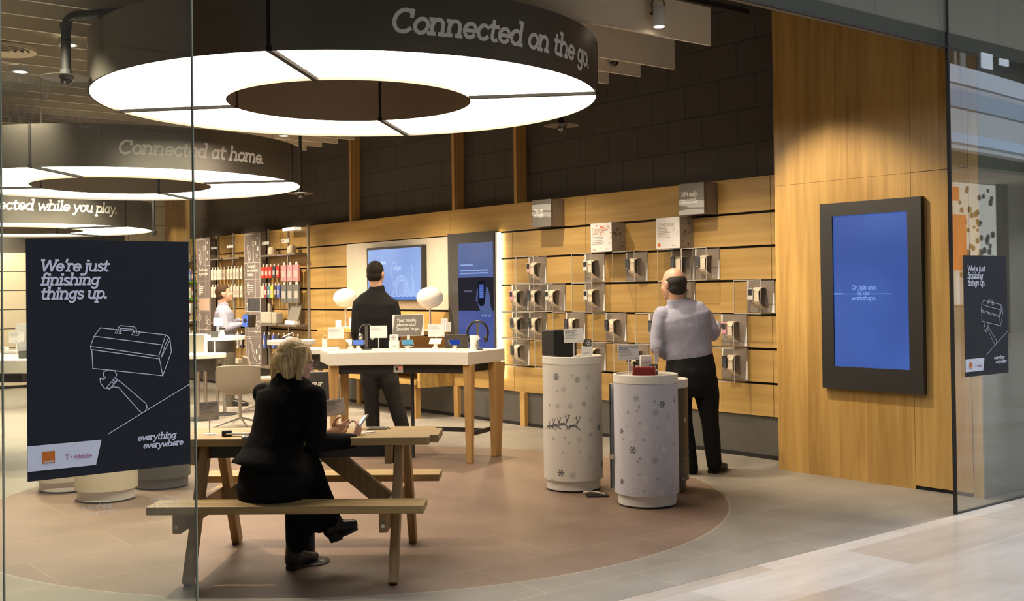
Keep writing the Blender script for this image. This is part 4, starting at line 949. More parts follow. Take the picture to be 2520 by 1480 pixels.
# ------------------------------------------------------------------ curved white counters
CTOP = .965; CC0 = Vector((4.27, 7.10, 0))
def counter(c, a0, a1, ri, ro, label, legs, apron=True):
    t = root('counter', (c[0]+(ri+ro)/2*math.cos((a0+a1)/2), c[1]+(ri+ro)/2*math.sin((a0+a1)/2), 0), label, 'counter', 'curved white counters')
    n = 24; poly = [(c[0]+ri*math.cos(a0+(a1-a0)*i/n), c[1]+ri*math.sin(a0+(a1-a0)*i/n)) for i in range(n+1)]
    poly += [(c[0]+ro*math.cos(a1-(a1-a0)*i/n), c[1]+ro*math.sin(a1-(a1-a0)*i/n)) for i in range(n+1)]
    MB().prism(poly, CTOP-.112, CTOP).build('worktop', pmat('counter_cream_white', (.78, .745, .66), .3, var=.01), t, bevel=.004)
    def inset(d, k): return [(c[0]+(ri+d)*math.cos(a0+k+(a1-a0-2*k)*i/n), c[1]+(ri+d)*math.sin(a0+k+(a1-a0-2*k)*i/n)) for i in range(n+1)]+[(c[0]+(ro-d)*math.cos(a1-k-(a1-a0-2*k)*i/n), c[1]+(ro-d)*math.sin(a1-k-(a1-a0-2*k)*i/n)) for i in range(n+1)]
    MB().prism(inset(.06, .05), CTOP-.19, CTOP-.112).build('apron', pmat('apron_black', (.022, .021, .022), .5), t)
    for a, r, k in legs:
        d = Vector((math.cos(a), math.sin(a), 0)); q = Vector((c[0], c[1], 0))+d*r; sd = Vector((-d.y, d.x, 0))
        MB().beam(q+V(0, 0, CTOP-.112)+d*(.03 if k > .1 else 0), q, k*1.35, .085, d, .62).build('leg', OAK_T, t, bevel=.004)
    return t
A0, A1 = math.radians(23.0), math.radians(67.6)
ct = counter(CC0, A0, A1, 1.615, 2.285, 'curved white counter with oak legs in front of the television', ((math.radians(23.8), 1.67, .052), (math.radians(23.6), 2.14, .125), (math.radians(66.0), 1.70, .075), (math.radians(62.2), 2.16, .125)))
mb = MB(); pts = []
for i in range(9):
    a = A0+.03+(A1-A0-.06)*i/8; pts.append(CC0+V(1.98*math.cos(a), 1.98*math.sin(a), .245))
for i in range(8): mb.beam(pts[i], pts[i+1], .04, .014, (0, 0, 1))
p1_, p2_ = CC0+V(1.68*math.cos(A0+.03), 1.68*math.sin(A0+.03), .245), CC0+V(2.12*math.cos(A0+.03), 2.12*math.sin(A0+.03), .245)
mb.beam(p1_, p2_, .04, .014, (0, 0, 1)); mb.build('foot_rail', DARK, ct)
q = at_z(1017, 1127, 0); MB().cyl(q, q+V(0, 0, CTOP-.15), .017, 16).build('centre_leg', DARK, ct)
q = at_z(998, 900, .82); sa_ = Vector((CC0.x-q.x, CC0.y-q.y, 0)).normalized(); q = CC0-sa_*1.665; q.z = .845
Mx = frame(Vector((-sa_.y, sa_.x, 0)), (0, 0, 1), q)
MB().bb((-.042, -.062, 0), (.042, -.0, .02)).xform(Mx).build('alarm_box', pmat('alarm_box_white', (.5, .46, .42), .5), ct)
MB().cyl(Mx @ Vector((-.012, -.03, .02)), Mx @ Vector((-.012, -.03, .024)), .012, 16).build('keyhole', BLACK, ct)
MB().cyl(Mx @ Vector((.018, -.02, .02)), Mx @ Vector((.018, -.02, .026)), .011, 16).build('alarm_light', emat('alarm_red', (1, .12, .08), 1.0), ct)
# second counter, cut by the left edge of the photo
counter((4.1, 11.3), math.radians(150), math.radians(228), 1.25, 2.10, 'curved white counter at the left edge, behind the poster', ((math.radians(196), 1.52, .075), (math.radians(195), 2.0, .16), (math.radians(152), 1.55, .1), (math.radians(152), 2.0, .16)))

def ctr(px, py): return at_z(px, py, CTOP)
def clearstand(p, label, kind, tiltc=None):
    """phone on a little puck stand"""
    p = Vector(p); t = root('display_phone', p, label, 'mobile phone', 'phones on the white counter')
    MB().lathe([(.036, 0), (.034, .006), (.018, .03), (.022, .05), (.012, .058)], p, 24).build('puck', WHITE_P, t, smooth=True)
    Mx = Matrix.Translation(p+V(0, 0, .07)) @ Matrix.Rotation(FACE+(tiltc or 0), 4, 'Z') @ Matrix.Rotation(.75, 4, 'X')
    c = {'blue': rgb(120, 150, 230), 'teal': rgb(110, 175, 195), 'navy': rgb(40, 70, 160), 'white': (.7, .68, .62)}[kind]
    MB().bb((-.058, -.034, -.005), (.058, .034, .005)).xform(Mx).build('handset', WHITE_P if kind == 'white' else BLACK, t, bevel=.004)
    if kind != 'white': MB().bb((-.048, -.028, .0045), (.048, .028, .0062)).xform(Mx).build('screen', emat('phone_screen_'+kind, c, .9), t)
    return t
info_card(ctr(827, 860), .152, .105, .10, 'white print card on a stem at the left end of the white counter')
info_card(ctr(932, 861), .160, .113, .108, 'white print card on a stem left of the grey music sign')
info_card(ctr(1074, 861), .150, .112, .118, 'white print card on a stem right of the grey music sign')
clearstand(ctr(882, 863), 'phone with a pale blue screen on the white counter', 'blue', .1)
clearstand(ctr(1003, 863), 'phone with a teal screen on the white counter under the grey sign', 'teal', .35)
clearstand(ctr(1072, 859), 'white phone on a stand on the white counter under the right card', 'white', -.3)
clearstand(ctr(1119, 863), 'phone with a dark blue screen in front of the black box on the counter', 'navy', .4)
clearstand(ctr(863, 861), 'white phone on a round stand at the left end of the counter', 'white', 1.2)
p = ctr(970, 863); carton(p, (.083, .075, .088), 'white reindeer box on the white counter under the grey sign', reindeer=True, yaw=-.12)
carton(p+V(0, 0, .089), (.072, .05, .055), 'small white snowflake box stacked on the reindeer box on the counter', CARD, -.12, True)
# headphones on stands
def headphones(p, label, h, r, wide=True, mat=BLACK):
    p = Vector(p); t = root('headphones', p, label, 'headphones', 'headphones on the white counter')
    MB().lathe([(.05, 0), (.05, .008), (.014, .012)], p, 24).build('stand_base', DARK, t, smooth=True)
    MB().box(p+V(0, 0, h/2+.01), (.026, .02, h), Rz(FACE)).build('stand_post', CHROME if wide else pmat('post_grey', (.09, .085, .08), .4), t)
    c = p+V(0, 0, h-r+.012); X = RT.copy(); X.z = 0; X.normalize()
    MB().tube([c+X*(r*math.cos(a))+V(0, 0, r*math.sin(a)*1.12) for a in [math.radians(-32+i*244/20) for i in range(21)]], .0115 if wide else .004, 8).build('headband', mat, t, smooth=True)
    for s in (-1, 1): MB().sph(c+X*(s*r*.80)+V(0, 0, -r*.62), .034, 14, (.55, .8, 1), Rz(FACE+s*.5)).build('ear_cup', mat if wide else CHROME, t, smooth=True)
    return t
headphones(ctr(899, 862)+Vector((FW.x, FW.y, 0))*.10, 'slim silver headphones on a tall grey post, left of the middle card', .215, .066, False, pmat('silver_grey', (.10, .10, .10), .3))
hp = headphones(ctr(1176, 861), 'big black headphones on a steel stand at the right end of the counter', .232, .092, True)
p = ctr(1172, 862)
t = root('headphone_rest', p+V(.0, 0, 0), 'white moulded rest with phones under the big black headphones', 'display stand')
MB().loft([(p+V(-.01, .03, 0), .040, .03), (p+V(-.01, .03, .04), .026, .024), (p+V(-.005, .03, .085), .034, .02), (p+V(.01, .03, .115), .05, .014), (p+V(.012, .03, .13), .035, .010)], RT, 16).build('rest', WHITE_P, t, smooth=True)
p = ctr(1132, 858)
t = root('router_box', p, 'dark brown flat-fronted box on the white counter before the totem', 'box')
MB().bb((-.115, -.02, 0), (.10, .05, .128)).xform(Matrix.Translation(p+V(.02, .06, 0)) @ Matrix.Rotation(FACE, 4, 'Z')).build('case', pmat('brown_black', (.052, .042, .034), .4), t, bevel=.004)
# grey music sign
p = ctr(1003, 856)+Vector((FW.x, FW.y, 0))*.12; p.z = CTOP
t = root('counter_sign', p, 'grey sign lettered Your music, photos and movies, to go on the white counter', 'sign')
MB().bb((-.014, -.008, 0), (.014, .008, .115)).xform(Matrix.Translation(p) @ Matrix.Rotation(FACE, 4, 'Z')).build('stem', WHITE_P, t)
MB().lathe([(.05, 0), (.05, .006)], p, 24).build('foot', WHITE_P, t)
Mx = Matrix.Translation(p+V(0, 0, .105)) @ Matrix.Rotation(FACE-.06, 4, 'Z') @ Matrix.Rotation(-.025, 4, 'Y')
MB().bb((-.150, -.003, 0), (.152, .003, .208)).xform(Mx).build('board', CARD, t)
M = Mx @ Matrix(((1, 0, 0, -.150), (0, 0, -1, -.003), (0, 1, 0, 0), (0, 0, 0, 1)))
mb = MB(); mb.add([flat(M, .0008)(*q) for q in ((.003, .003), (.270, .003), (.296, .12), (.296, .202), (.028, .202), (.003, .06))], [tuple(range(6))]); mb.build('grey_field', GREYP, t)
put_text(t, M, ['Your music,', 'photos and', 'movies, to go.'], .042, .140, .036, .042, WTXT, 1.2, .2, lift=.0016, width=.222)
# box with handle at the left, on the small table behind
# ------------------------------------------------------------------ console under the television, with two globe lamps
t = root('console_shelf', (7.45, 11.9, 0), 'long oak console shelf under the television', 'console')
KX = 7.30
MB().bb((KX+.03, 10.85, .985), (XW-.006, 13.2, 1.03)).build('top_shelf', OAK_H, t); MB().bb((KX+.02, 10.86, .40), (XW-.006, 13.2, .45)).build('bottom_shelf', OAK_H, t)
MB().bb((KX+.04, 10.80, .365), (XW-.006, 10.85, .66)).build('end_panel', OAK_H, t)
MB().bb((KX+.02, 10.86, .60), (XW-.006, 13.2, .64)).build('middle_shelf', OAK_H, t)
for y in (10.95, 13.1): MB().bb((KX+.05, y-.04, 0), (KX+.12, y+.04, .40)).build('leg', OAK_P, t)
GLOBE = pmat('opal_globe', (.80, .73, .62), .35, var=.01, emit=(1, .82, .6), estr=.16)
for px, py, D, lab in ((850, 734, 12.9, 'opal globe lamp left of the man in black'), (1058, 733, 12.6, 'opal globe lamp right of the man in black')):
    c = at_d(px, py, D); c.x = 7.55; c.y = at_x(px, py, 7.55).y; c.z = at_x(px, py, 7.55).z
    t = root('globe_lamp', (c.x, c.y, 1.03), lab, 'lamp', 'opal globe lamps')
    MB().lathe([(.075, 0), (.075, .012), (.012, .02), (.012, c.z-1.03-.10)], (c.x, c.y, 1.03), 24).build('stem', pmat('lamp_stem_pale', (.6, .55, .48), .35), t, smooth=True)
    MB().sph(c, .16, 36, (1, 1, .80)).build('globe', GLOBE, t, smooth=True)
k_ = 0
for px, py, d_, lab in ((833, 828, (.07, .05, .10), 'small white carton by the left globe lamp'), (868, 824, (.08, .05, .14), 'taller cream carton behind the left globe lamp'), (1094, 818, (.07, .05, .15), 'white carton on the console right of the right card'), (1103, 822, (.06, .05, .11), 'lower white carton on the console beside the totem')):
    q = at_x(px, py, 7.42); q.z = 1.03; carton(q, d_, lab, CARD, .2)

# ------------------------------------------------------------------ picnic table
NX = Vector((.643, .766, 0)); TX_ = Vector((.766, -.643, 0)); PC = Vector((3.015, 5.552, 0))
def pt(a, b, z): return PC+TX_*a+NX*b+V(0, 0, z)       # a along the table, b away from the camera
MPIC = Matrix(((TX_.x, NX.x, 0, PC.x), (TX_.y, NX.y, 0, PC.y), (0, 0, 1, 0), (0, 0, 0, 1)))
t = root('picnic_table', PC, 'timber picnic table with fixed benches, the woman in black sitting at it', 'picnic table', rz=math.atan2(TX_.y, TX_.x))
PT = t; ZT = .72
for b0, b1, e in ((-.245, -.155, .70), (-.150, -.055, .742), (-.050, .05, .742), (.055, .15, .742), (.155, .245, .70)):
    MB().bb((-e, b0, ZT-.042), (e, b1, ZT)).xform(MPIC).build('table_plank', PIC, t, bevel=.005)
MB().bb((-.52, -.16, ZT-.115), (.50, .16, ZT-.042)).xform(MPIC).build('cable_tray', DARK, t)
for s in (-1, 1):
    for b0, b1 in ((.375, .472), (.478, .575)): MB().bb((-.715, s*b0 if s > 0 else -b1, .378), (.70, s*b1 if s > 0 else -b0, .42)).xform(MPIC).build('bench_plank', PIC, t, bevel=.005)
for a in (-.53, .53):
    for s in (-1, 1):
        MB().beam(pt(a, s*.485, 0), pt(a, s*.14, ZT-.042), .085, .045, NX).build('leg', PIC_V, t, bevel=.004)
    MB().beam(pt(a-.042, -.53, .325), pt(a-.042, .53, .325), .105, .045, (0, 0, 1)).build('cross_beam', PIC_V, t, bevel=.004)
    MB().beam(pt(a-.050, -.22, ZT-.095), pt(a-.050, .22, ZT-.095), .10, .045, (0, 0, 1)).build('top_batten', PIC_V, t, bevel=.004)
    k = 1 if a > 0 else -1
    MB().beam(pt(k*.45, -.02, .335), pt(k*.09, -.02, ZT-.09), .10, .06, NX.cross(TX_)).build('brace', PIC_V, t, bevel=.004)
    q = pt(a-.042, -.533, .31); MB().cyl(q, q-NX*.008, .011, 12).build('bolt', CHROME, t)
MB().lathe([(.115, 0), (.115, .006), (.11, .008)], PC, 36).build('floor_plate', DARK, t, smooth=True)
MB().lathe([(.033, .006), (.033, ZT-.11)], PC, 24).build('centre_post', DARK, t, smooth=True)
MB().cyl(pt(.075, -.01, .008), pt(.075, -.01, .011), .012, 10).build('bolt', CHROME, t)
def tab(px, py): return at_z(px, py, ZT)
info_card(tab(516, 1070), .108, .094, .088, 'print card on a thin stem at the left end of the picnic table', big=['Better coverage', 'for everyone.'], tilt=-.06)
info_card(tab(826, 1062), .118, .092, .088, 'print card on a thin stem beyond the woman in black', big=['Back to yours in', 'an instant.'], tilt=-.13)
p = tab(585, 1073)
t = root('sunglasses_case', p, 'black and white folded handset cradle on the picnic table left of the woman', 'phone cradle')
Ms = Matrix.Translation(p) @ Matrix.Rotation(FACE+.25, 4, 'Z')
MB().bb((-.085, -.01, .0), (-.03, .035, .03)).xform(Ms).build('cradle', BLACK, t, bevel=.006)
MB().bb((-.06, -.030, .006), (.075, .0, .018)).xform(Ms @ Matrix.Rotation(-.28, 4, 'Z')).build('handset', WHITE_P, t, bevel=.005)
MB().tube([Ms @ Vector(q) for q in ((-.03, .03, .01), (.02, .05, .006), (.08, .05, .005), (.14, .075, .005))], .003, 6).build('lead', BLACK, t)
t['label'] = 'black and white handset on its cradle, on the picnic table left of the woman'
p = tab(622, 1078)
def lying_phone(p, rz, label, mat):
    t = root('mobile_phone', p, label, 'mobile phone'); Ms = Matrix.Translation(Vector(p)) @ Matrix.Rotation(rz, 4, 'Z')
    MB().bb((-.058, -.03, 0.001), (.058, .03, .011)).xform(Ms).build('body', mat, t, bevel=.004)
    MB().bb((-.045, -.025, .0105), (.045, .025, .0115)).xform(Ms).build('screen', phone_mat('dark_glass', (.03, .035, .04)), t)
    return t
lying_phone(p, FACE+.1, 'white phone lying on the picnic table beside the woman\'s left arm', WHITE_P)
t = lying_phone(tab(928, 1057), FACE+.12, 'black and silver phone lying on the picnic table right of her hands', pmat('silver', (.35, .34, .32), .3, metal=.6))
q = tab(928, 1057); MB().tube([q+RT*a+Vector((FW.x, FW.y, 0))*b+V(0, 0, z) for a, b, z in ((-.085, -.01, .003), (-.06, -.02, .004), (-.03, -.01, .006), (.03, .02, .006), (.06, .025, .006), (.075, .0, .003))], .003, 6).build('cable', BLACK, t)
p = tab(900, 1065); t = root('paper_slip', p, 'small white slip of paper on the picnic table under her hands', 'paper')
MB().bb((-.05, -.018, 0), (.05, .018, .002)).xform(Matrix.Translation(p+V(0, 0, .001)) @ Matrix.Rotation(FACE+.5, 4, 'Z')).build('sheet', CARD, t)
p = pt(.30, .02, ZT); t = root('cable_slot', pt(.32, 0, ZT), 'thin dark cable slot across the picnic table top', 'cable slot')
MB().bb((.318, -.05, ZT), (.324, .05, ZT+.001)).xform(MPIC).build('slot', GAP, t)
# ------------------------------------------------------------------ accessory shelving at the far end of the oak wall
SX = XW-.05
sh = root('shelving_unit', (XW, 16.4, 0), 'long accessory shelving unit of oak boards and grey uprights, left of the television', 'shelving')
bd = MB()
for k in range(-1, 6):
    zt = 2.455 if k < 0 else ZR[k]-.021; zb = 2.162 if k < 0 else ZR[k+1]
    if k == 5: zb = .40
    MB().bb((XW, 14.31, zb), (XW+.03, 18.7, zt)).build('back_board', OAK_H, sh)
MB().bb((XW+.03, 14.3, .4), (XW+.05, 18.7, 2.45)).build('backing', GAP, sh)
UPR = pmat('upright_grey', (.34, .31, .27), .45)
for y in (14.30, 14.905, 15.54, 16.14, 16.78, 17.37, 18.02, 18.66):
    MB().bb((SX+.015, y-.009, .40), (XW, y+.009, 2.475)).build('upright', UPR, sh)
SHELF = pmat('shelf_grey_brown', (.16, .13, .10), .45)
bays = [(14.32, 14.89), (14.92, 15.53), (16.16, 16.76), (16.80, 17.36), (18.04, 18.64)]
ZSH = 2.07; ZS2 = 1.04
for a, b in bays:
    MB().bb((SX-.17, a, ZSH-.025), (XW, b, ZSH)).build('shelf', SHELF, sh); MB().bb((SX-.17, a, ZS2-.03), (XW, b, ZS2)).build('shelf', SHELF, sh)
# graphic panels with line art
GP = pmat('graphic_panel_taupe', (.165, .135, .122), .55, var=.03)
GL_ = pmat('graphic_line_pale', (.62, .56, .50), .6); GI = pmat('graphic_icon_cream', (.80, .72, .60), .6)
def graphic(ya, yb, lines, label, txt_z, photo_dark):
    X = SX-.10; z0, z1 = .40, 2.44; t = root('graphic_panel', (X, (ya+yb)/2, z0), label, 'graphic panel', 'taupe graphic panels')
    MB().bb((X, yb, z0), (XW-.055, ya, z1)).build('board', GP, t, bevel=.003)
    M = frame(WU, WVv, (X, ya, z0)); Wd, Hd = ya-yb, z1-z0; q = .03
    def U(pts): return [(x*Wd, y*Hd) for x, y in pts]
    fr = [[(q, .012), (1-q, .012), (1-q, .985), (q, .985), (q, .012)]]+[[(q, h), (1-q, h)] for h in (.77, .645, .505, .40, .25, .21)]
    mb = MB(); strokes(mb, [U(p) for p in fr], flat(M), .007); mb.build('frame_lines', GL_, t)
    def rr(cx, cy, a, b, rot=0):
        c, s = math.cos(rot), math.sin(rot); return [(cx+(x*c-y*s)/Wd*Hd*.5, cy+(x*s+y*c)*.5) for x, y in ((-a, -b*.8), (-a*.7, -b), (a*.7, -b), (a, -b*.8), (a, b*.8), (a*.7, b), (-a*.7, b), (-a, b*.8), (-a, -b*.8))]
    art = [rr(.3, .85, .035, .11, .3), rr(.28, .82, .022, .08, .3), [(.55, .77), (.55, .88), (.62, .90), (.62, .93), (.52, .93), (.52, .90), (.58, .88), (.6, .77)], rr(.25, .575, .03, .09, .1), rr(.25, .575, .022, .07, .1),
           [(.68, .65), (.68, .985)], [(.68, .505), (.68, .645)], [(.2, .40), (.2, .31)]+A(.2, .345, .11, .028, -90, 270)+[(.2, .21)], [(.38, .25), (.38, .45), (.12, .46), (.2, .43), (.14, .4)], rr(.7, .33, .022, .06), [(.6, .26), (.7, .24), (.85, .30)]+A(.85, .31, .1, .02, -90, 250), [(.12, .02), (.08, .19), (.35, .2), (.72, .02)], [(.22, .03), (.18, .175), (.32, .18), (.6, .03)]]
    mb = MB(); strokes(mb, [U(p) for p in art], flat(M), .010); mb.build('line_drawing', GL_, t)
    for cx, cy, s in ((.82, .955, .6), (.72, .915, .9), (.84, .875, 1.0), (.80, .82, .8), (.35, .455, .7), (.2, .44, .6), (.72, .10, 1.0), (.87, .14, .8), (.88, .06, 1.0)):
        mb = MB(); mb.add([flat(M, .002)(x*Wd, y*Hd) for x, y in rr(cx, cy, .022*s, .032*s)[:-1]], [tuple(range(8))]); mb.build('icon', GI, t)
    put_text(t, M, lines, .18*Wd, txt_z*Hd-.02, .062, .066, GI, 1.25, .15, lift=.002, width=.66*Wd)
    mb = MB(); bars(mb, flat(M, .002), .16*Wd, .60*Hd, .42*Wd, 4, .032, .013); mb.build('small_print', GI, t)
    rect(mb := MB(), flat(M, .003), .2*Wd, .405*Hd, .93*Wd, .50*Hd); mb.build('photo_print', photo_dark, t)
    return t
graphic(17.96, 17.40, ['Give it some', 'of your style.'], 'taupe line-art panel behind the man holding the blue box', .735, pmat('photo_skin_tone', (.50, .34, .25), .6))
graphic(16.12, 15.56, ['Turn great', 'into absolutely', 'brilliant.'], 'taupe line-art panel right of the man holding the blue box', .745, pmat('photo_slate', (.045, .045, .055), .5, var=.7, scale=9))
# clear boxes on the top shelf
def clear_box(y0, y1, txt, label, goods):
    t = root('clear_box', (SX-.15, (y0+y1)/2, ZSH), label, 'clear box', 'clear boxes on the top shelf')
    MB().bb((SX-.14, y0, ZSH+.001), (SX-.01, y1, ZSH+.33)).build('case', ACRYL, t)
    M = frame(WU, WVv, (SX-.142, y1, ZSH)); 
    if txt: put_text(t, M, [txt], .06, .16, .05, .05, WTXT, 1.2, 0, width=.24)
    if goods == 'horn': MB().lathe([(.062, .004), (.062, .10), (.045, .12), (.05, .18), (.02, .30), (.0, .31)], (SX-.08, (y0+y1)/2, ZSH), 24).build('horn_speaker', pmat('goods_beige', (.55, .43, .30), .45), t, smooth=True)
    if goods == 'low': MB().lathe([(.062, .004), (.062, .09), (.04, .12), (0, .125)], (SX-.08, (y0+y1)/2-.02, ZSH), 20).build('dome_speaker', pmat('goods_beige', (.55, .43, .30), .45), t, smooth=True)
    return t
clear_box(18.10, 18.6, '', 'clear box holding a beige cone, at the left end of the top shelf', 'horn')
clear_box(16.88, 17.32, 'BlackBerry'.replace('y', 'y'), 'clear box with white maker wording, right of the first graphic panel', '')
clear_box(16.22, 16.72, 'the Beats'.replace('B', 'B'), 'clear box with white wording, left of the second graphic panel', '')
clear_box(15.0, 15.48, 'JAWBONE'.replace('W', 'W') if 'W' in GL else '', 'clear box with a beige dome, right of the second graphic panel', 'low')
clear_box(14.38, 14.84, 'SONOS', 'clear box with white lettering at the right end of the top shelf', 'low')
t = root('white_bar', (SX-.14, 14.62, ZSH+.33), 'bright white bar on the clear box at the right end of the top shelf', 'light bar')
MB().bb((SX-.13, 14.42, ZSH+.331), (SX-.01, 14.78, ZSH+.38)).build('bar', pmat('white_bar_lit', (.8, .78, .7), .4, emit=(1, .9, .7), estr=.6), t, bevel=.006)
# packets on hooks
PK = {}
def packet(y, ztop, w_, h_, mat, label, group, dep=.10):
    key = (mat.name, w_, h_)
    M = Matrix.Translation((SX-dep, y, ztop))
    if key in PK: return copy_tree(PK[key], M, label, group)
    t = root('hanging_packet', (0, 0, 0), label, 'packet', group)
    MB().bb((-.014, -w_/2, -h_-.03), (.014, w_/2, -.03)).build('pack', mat, t, bevel=.003); pk = kids(t)[0]
    MB().bb((-.002, -w_*.22, -.03), (.002, w_*.22, .012)).build('hang_tab', pmat('clear_tab', (.55, .52, .48), .3), t)
    MB().bb((-.0155, -w_*.34, -h_*.75-.03), (-.0142, w_*.34, -h_*.35-.03)).build('label_print', pmat('packet_label', (.42, .38, .34), .6), pk)
    MB().tube([(dep, 0, .008), (-.05, 0, .008)], .003, 6).build('hook', CHROME, t)
    t.matrix_basis = M; WM[t.name] = M; PK[key] = t; return t
def m_(n, c): return pmat('packet_'+n, c, .45)
CRM = m_('cream', (.66, .58, .45)); REDP = m_('red', (.45, .03, .02)); PNK = m_('pink', (.60, .24, .26)); SLT = m_('slate', (.13, .13, .12)); BLU = m_('blue', (.08, .13, .42)); YEL = m_('yellow', (.6, .5, .06)); DKP = m_('dark', (.04, .035, .04)); MAR = m_('maroon', (.22, .03, .06)); BEI = m_('beige', (.5, .42, .33)); TEAL = m_('teal', (.05, .2, .2))
def rowp(a, b, n, ztop, w_, h_, mats, desc):
    for i in range(n):
        y = b-(b-a)*(i+.5)/n; mt = mats[i % len(mats)]
        packet(y, ztop, w_, h_, mt, desc % (['first', 'second', 'third', 'fourth', 'fifth', 'sixth'][i]), desc.split(' of ')[0].replace('%s ', '').replace('packet', 'packets') if False else 'hanging packets on the shelving')
Z1r, Z2r = 1.925, 1.64
b0, b1, b2, b3, b4 = bays
rowp(b3[0], b3[1], 5, Z1r, .085, .17, [CRM], 'cream packet, %s from left in the upper row right of the first graphic panel')
rowp(b2[0], b2[1], 5, Z1r, .085, .17, [CRM], 'cream packet, %s from left in the upper row left of the second graphic panel')
rowp(b3[0], b3[1], 5, Z2r, .085, .17, [CRM], 'cream packet, %s from left in the lower row right of the first graphic panel')
rowp(b2[0], b2[1], 5, Z2r, .085, .17, [CRM], 'cream packet, %s from left in the lower row left of the second graphic panel')
rowp(b1[0], b1[1], 5, Z1r, .095, .17, [REDP, REDP, REDP, DKP, REDP], 'red row packet, %s from left, right of the second graphic panel')
rowp(b0[0], b0[1], 3, Z1r+.01, .165, .235, [PNK], 'tall pink packet, %s from left at the right end of the shelving')
rowp(b1[0], b1[1], 6, Z2r, .085, .18, [BEI, MAR, TEAL, YEL, DKP, BLU], 'mixed colour packet, %s from left in the row under the red ones')
rowp(b0[0], b0[1], 3, Z2r+.01, .165, .27, [SLT], 'tall slate packet, %s from left in the row under the pink ones')
rowp(b4[0], b4[1], 5, Z1r, .07, .17, [DKP, BEI, DKP, BLU, MAR], 'small packet, %s from left in the upper row left of the first graphic panel')
rowp(b4[0], b4[1], 5, Z2r, .07, .17, [MAR, DKP, BEI, CRM, MAR], 'small packet, %s from left in the lower row left of the first graphic panel')
for z, d_ in ((Z1r-.235, 'upper'), (Z2r-.235, 'lower')):
    t = root('green_tray', (SX-.13, 18.34, z), 'bright green tray edge under the %s row of small packets' % d_, 'tray'); MB().bb((SX-.2, b4[0]+.02, z), (XW, b4[1]-.02, z+.03)).build('lip', pmat('lime_green', (.20, .62, .03), .45), t)
Z3 = .90
rowp(b2[0], b2[1], 4, Z3, .095, .23, [m_('white_black', (.6, .56, .5)), DKP], 'two-tone packet, %s from left in the low row left of the second graphic panel')
rowp(b1[0], b1[1], 4, Z3, .08, .20, [BLU, DKP], 'dark packet, %s from left in the low row behind the small round table')
rowp(b0[0], b0[1], 4, Z3, .08, .20, [DKP], 'dark packet, %s from left in the low row at the right end of the shelving')
rowp(b4[0], b4[1], 4, Z3, .08, .20, [CRM], 'pale packet, %s from left in the low row behind the poster edge')
for a, b, wh in ((b2[0], b2[1], 'left'),):
    for i in range(3):
        t = root('small_carton', (SX-.12, b-.1-.19*i, .40), 'small pale carton, %s low on the shelving behind the grey chair' % ['first', 'second', 'third'][i], 'box', 'small cartons low on the shelving')
        MB().bb((SX-.17, b-.16-.19*i, .40), (SX-.05, b-.04-.19*i, .47)).build('carton', CRM, t, bevel=.004)
MB().bb((SX-.17, 14.32, .372), (XW, 18.64, .399)).build('bottom_shelf', SHELF, sh)
# devices on the lower shelf
t = root('speaker_dock', (SX-.12, 15.28, ZS2), 'pale grey speaker dock on the shelf right of the second graphic panel', 'speaker')
MB().bb((SX-.15, 15.14, ZS2), (SX-.03, 15.50, ZS2+.175)).build('cabinet', pmat('pale_grey_cloth', (.42, .38, .31), .7), t, bevel=.02)
MB().bb((SX-.15, 14.98, ZS2), (SX-.03, 15.12, ZS2+.17)).build('satellite', MATS['pale_grey_cloth'], t, bevel=.02)
t = root('drinks_flask', (SX-.05, 15.42, ZS2+.0), 'grey cylinder standing behind the pale speaker dock', 'speaker')
MB().lathe([(.035, 0), (.035, .29), (.03, .30)], (SX+.0, 15.46, ZS2+.001), 20).build('body', pmat('flask_grey', (.3, .26, .21), .5), t, smooth=True)
t = root('tablet', (SX-.15, 14.55, ZS2), 'slate tablet in a case leaning on the shelf under the slate packets', 'tablet')
MB().bb((-.01, -.16, 0), (.01, .16, .23)).xform(Matrix.Translation((SX-.11, 14.52, ZS2+.06)) @ Matrix.Rotation(.28, 4, 'Y')).build('case', pmat('tablet_slate', (.20, .18, .15), .5), t, bevel=.006)
MB().bb((SX-.16, 14.40, ZS2), (SX-.06, 14.68, ZS2+.055)).build('stand', CARD, t)
t = root('headset', (SX-.14, 18.3, ZS2), 'dark red and black headset on the shelf at the left edge of the shelving', 'headphones')
MB().tube([(SX-.14, 18.25+.09*math.cos(a), ZS2+.20+.11*math.sin(a)) for a in [math.radians(-40+i*26) for i in range(11)]], .010, 8).build('headband', BLACK, t, smooth=True)
for s in (-1, 1): MB().sph((SX-.14, 18.25+s*.075, ZS2+.13), .045, 12, (.7, .6, 1)).build('ear_cup', m_('maroon', (.22, .03, .06)), t, smooth=True)
MB().lathe([(.04, 0), (.04, .012), (.012, .02), (.012, .13), (.035, .16), (.035, .30)], (SX-.14, 18.02+.08, ZS2), 20).build('stand', WHITE_P, t, smooth=True)
MB().lathe([(.06, 0), (.06, .016), (.012, .02), (.012, .16)], (SX-.14, 18.25, ZS2), 16).build('stand_post', DARK, t, smooth=True)

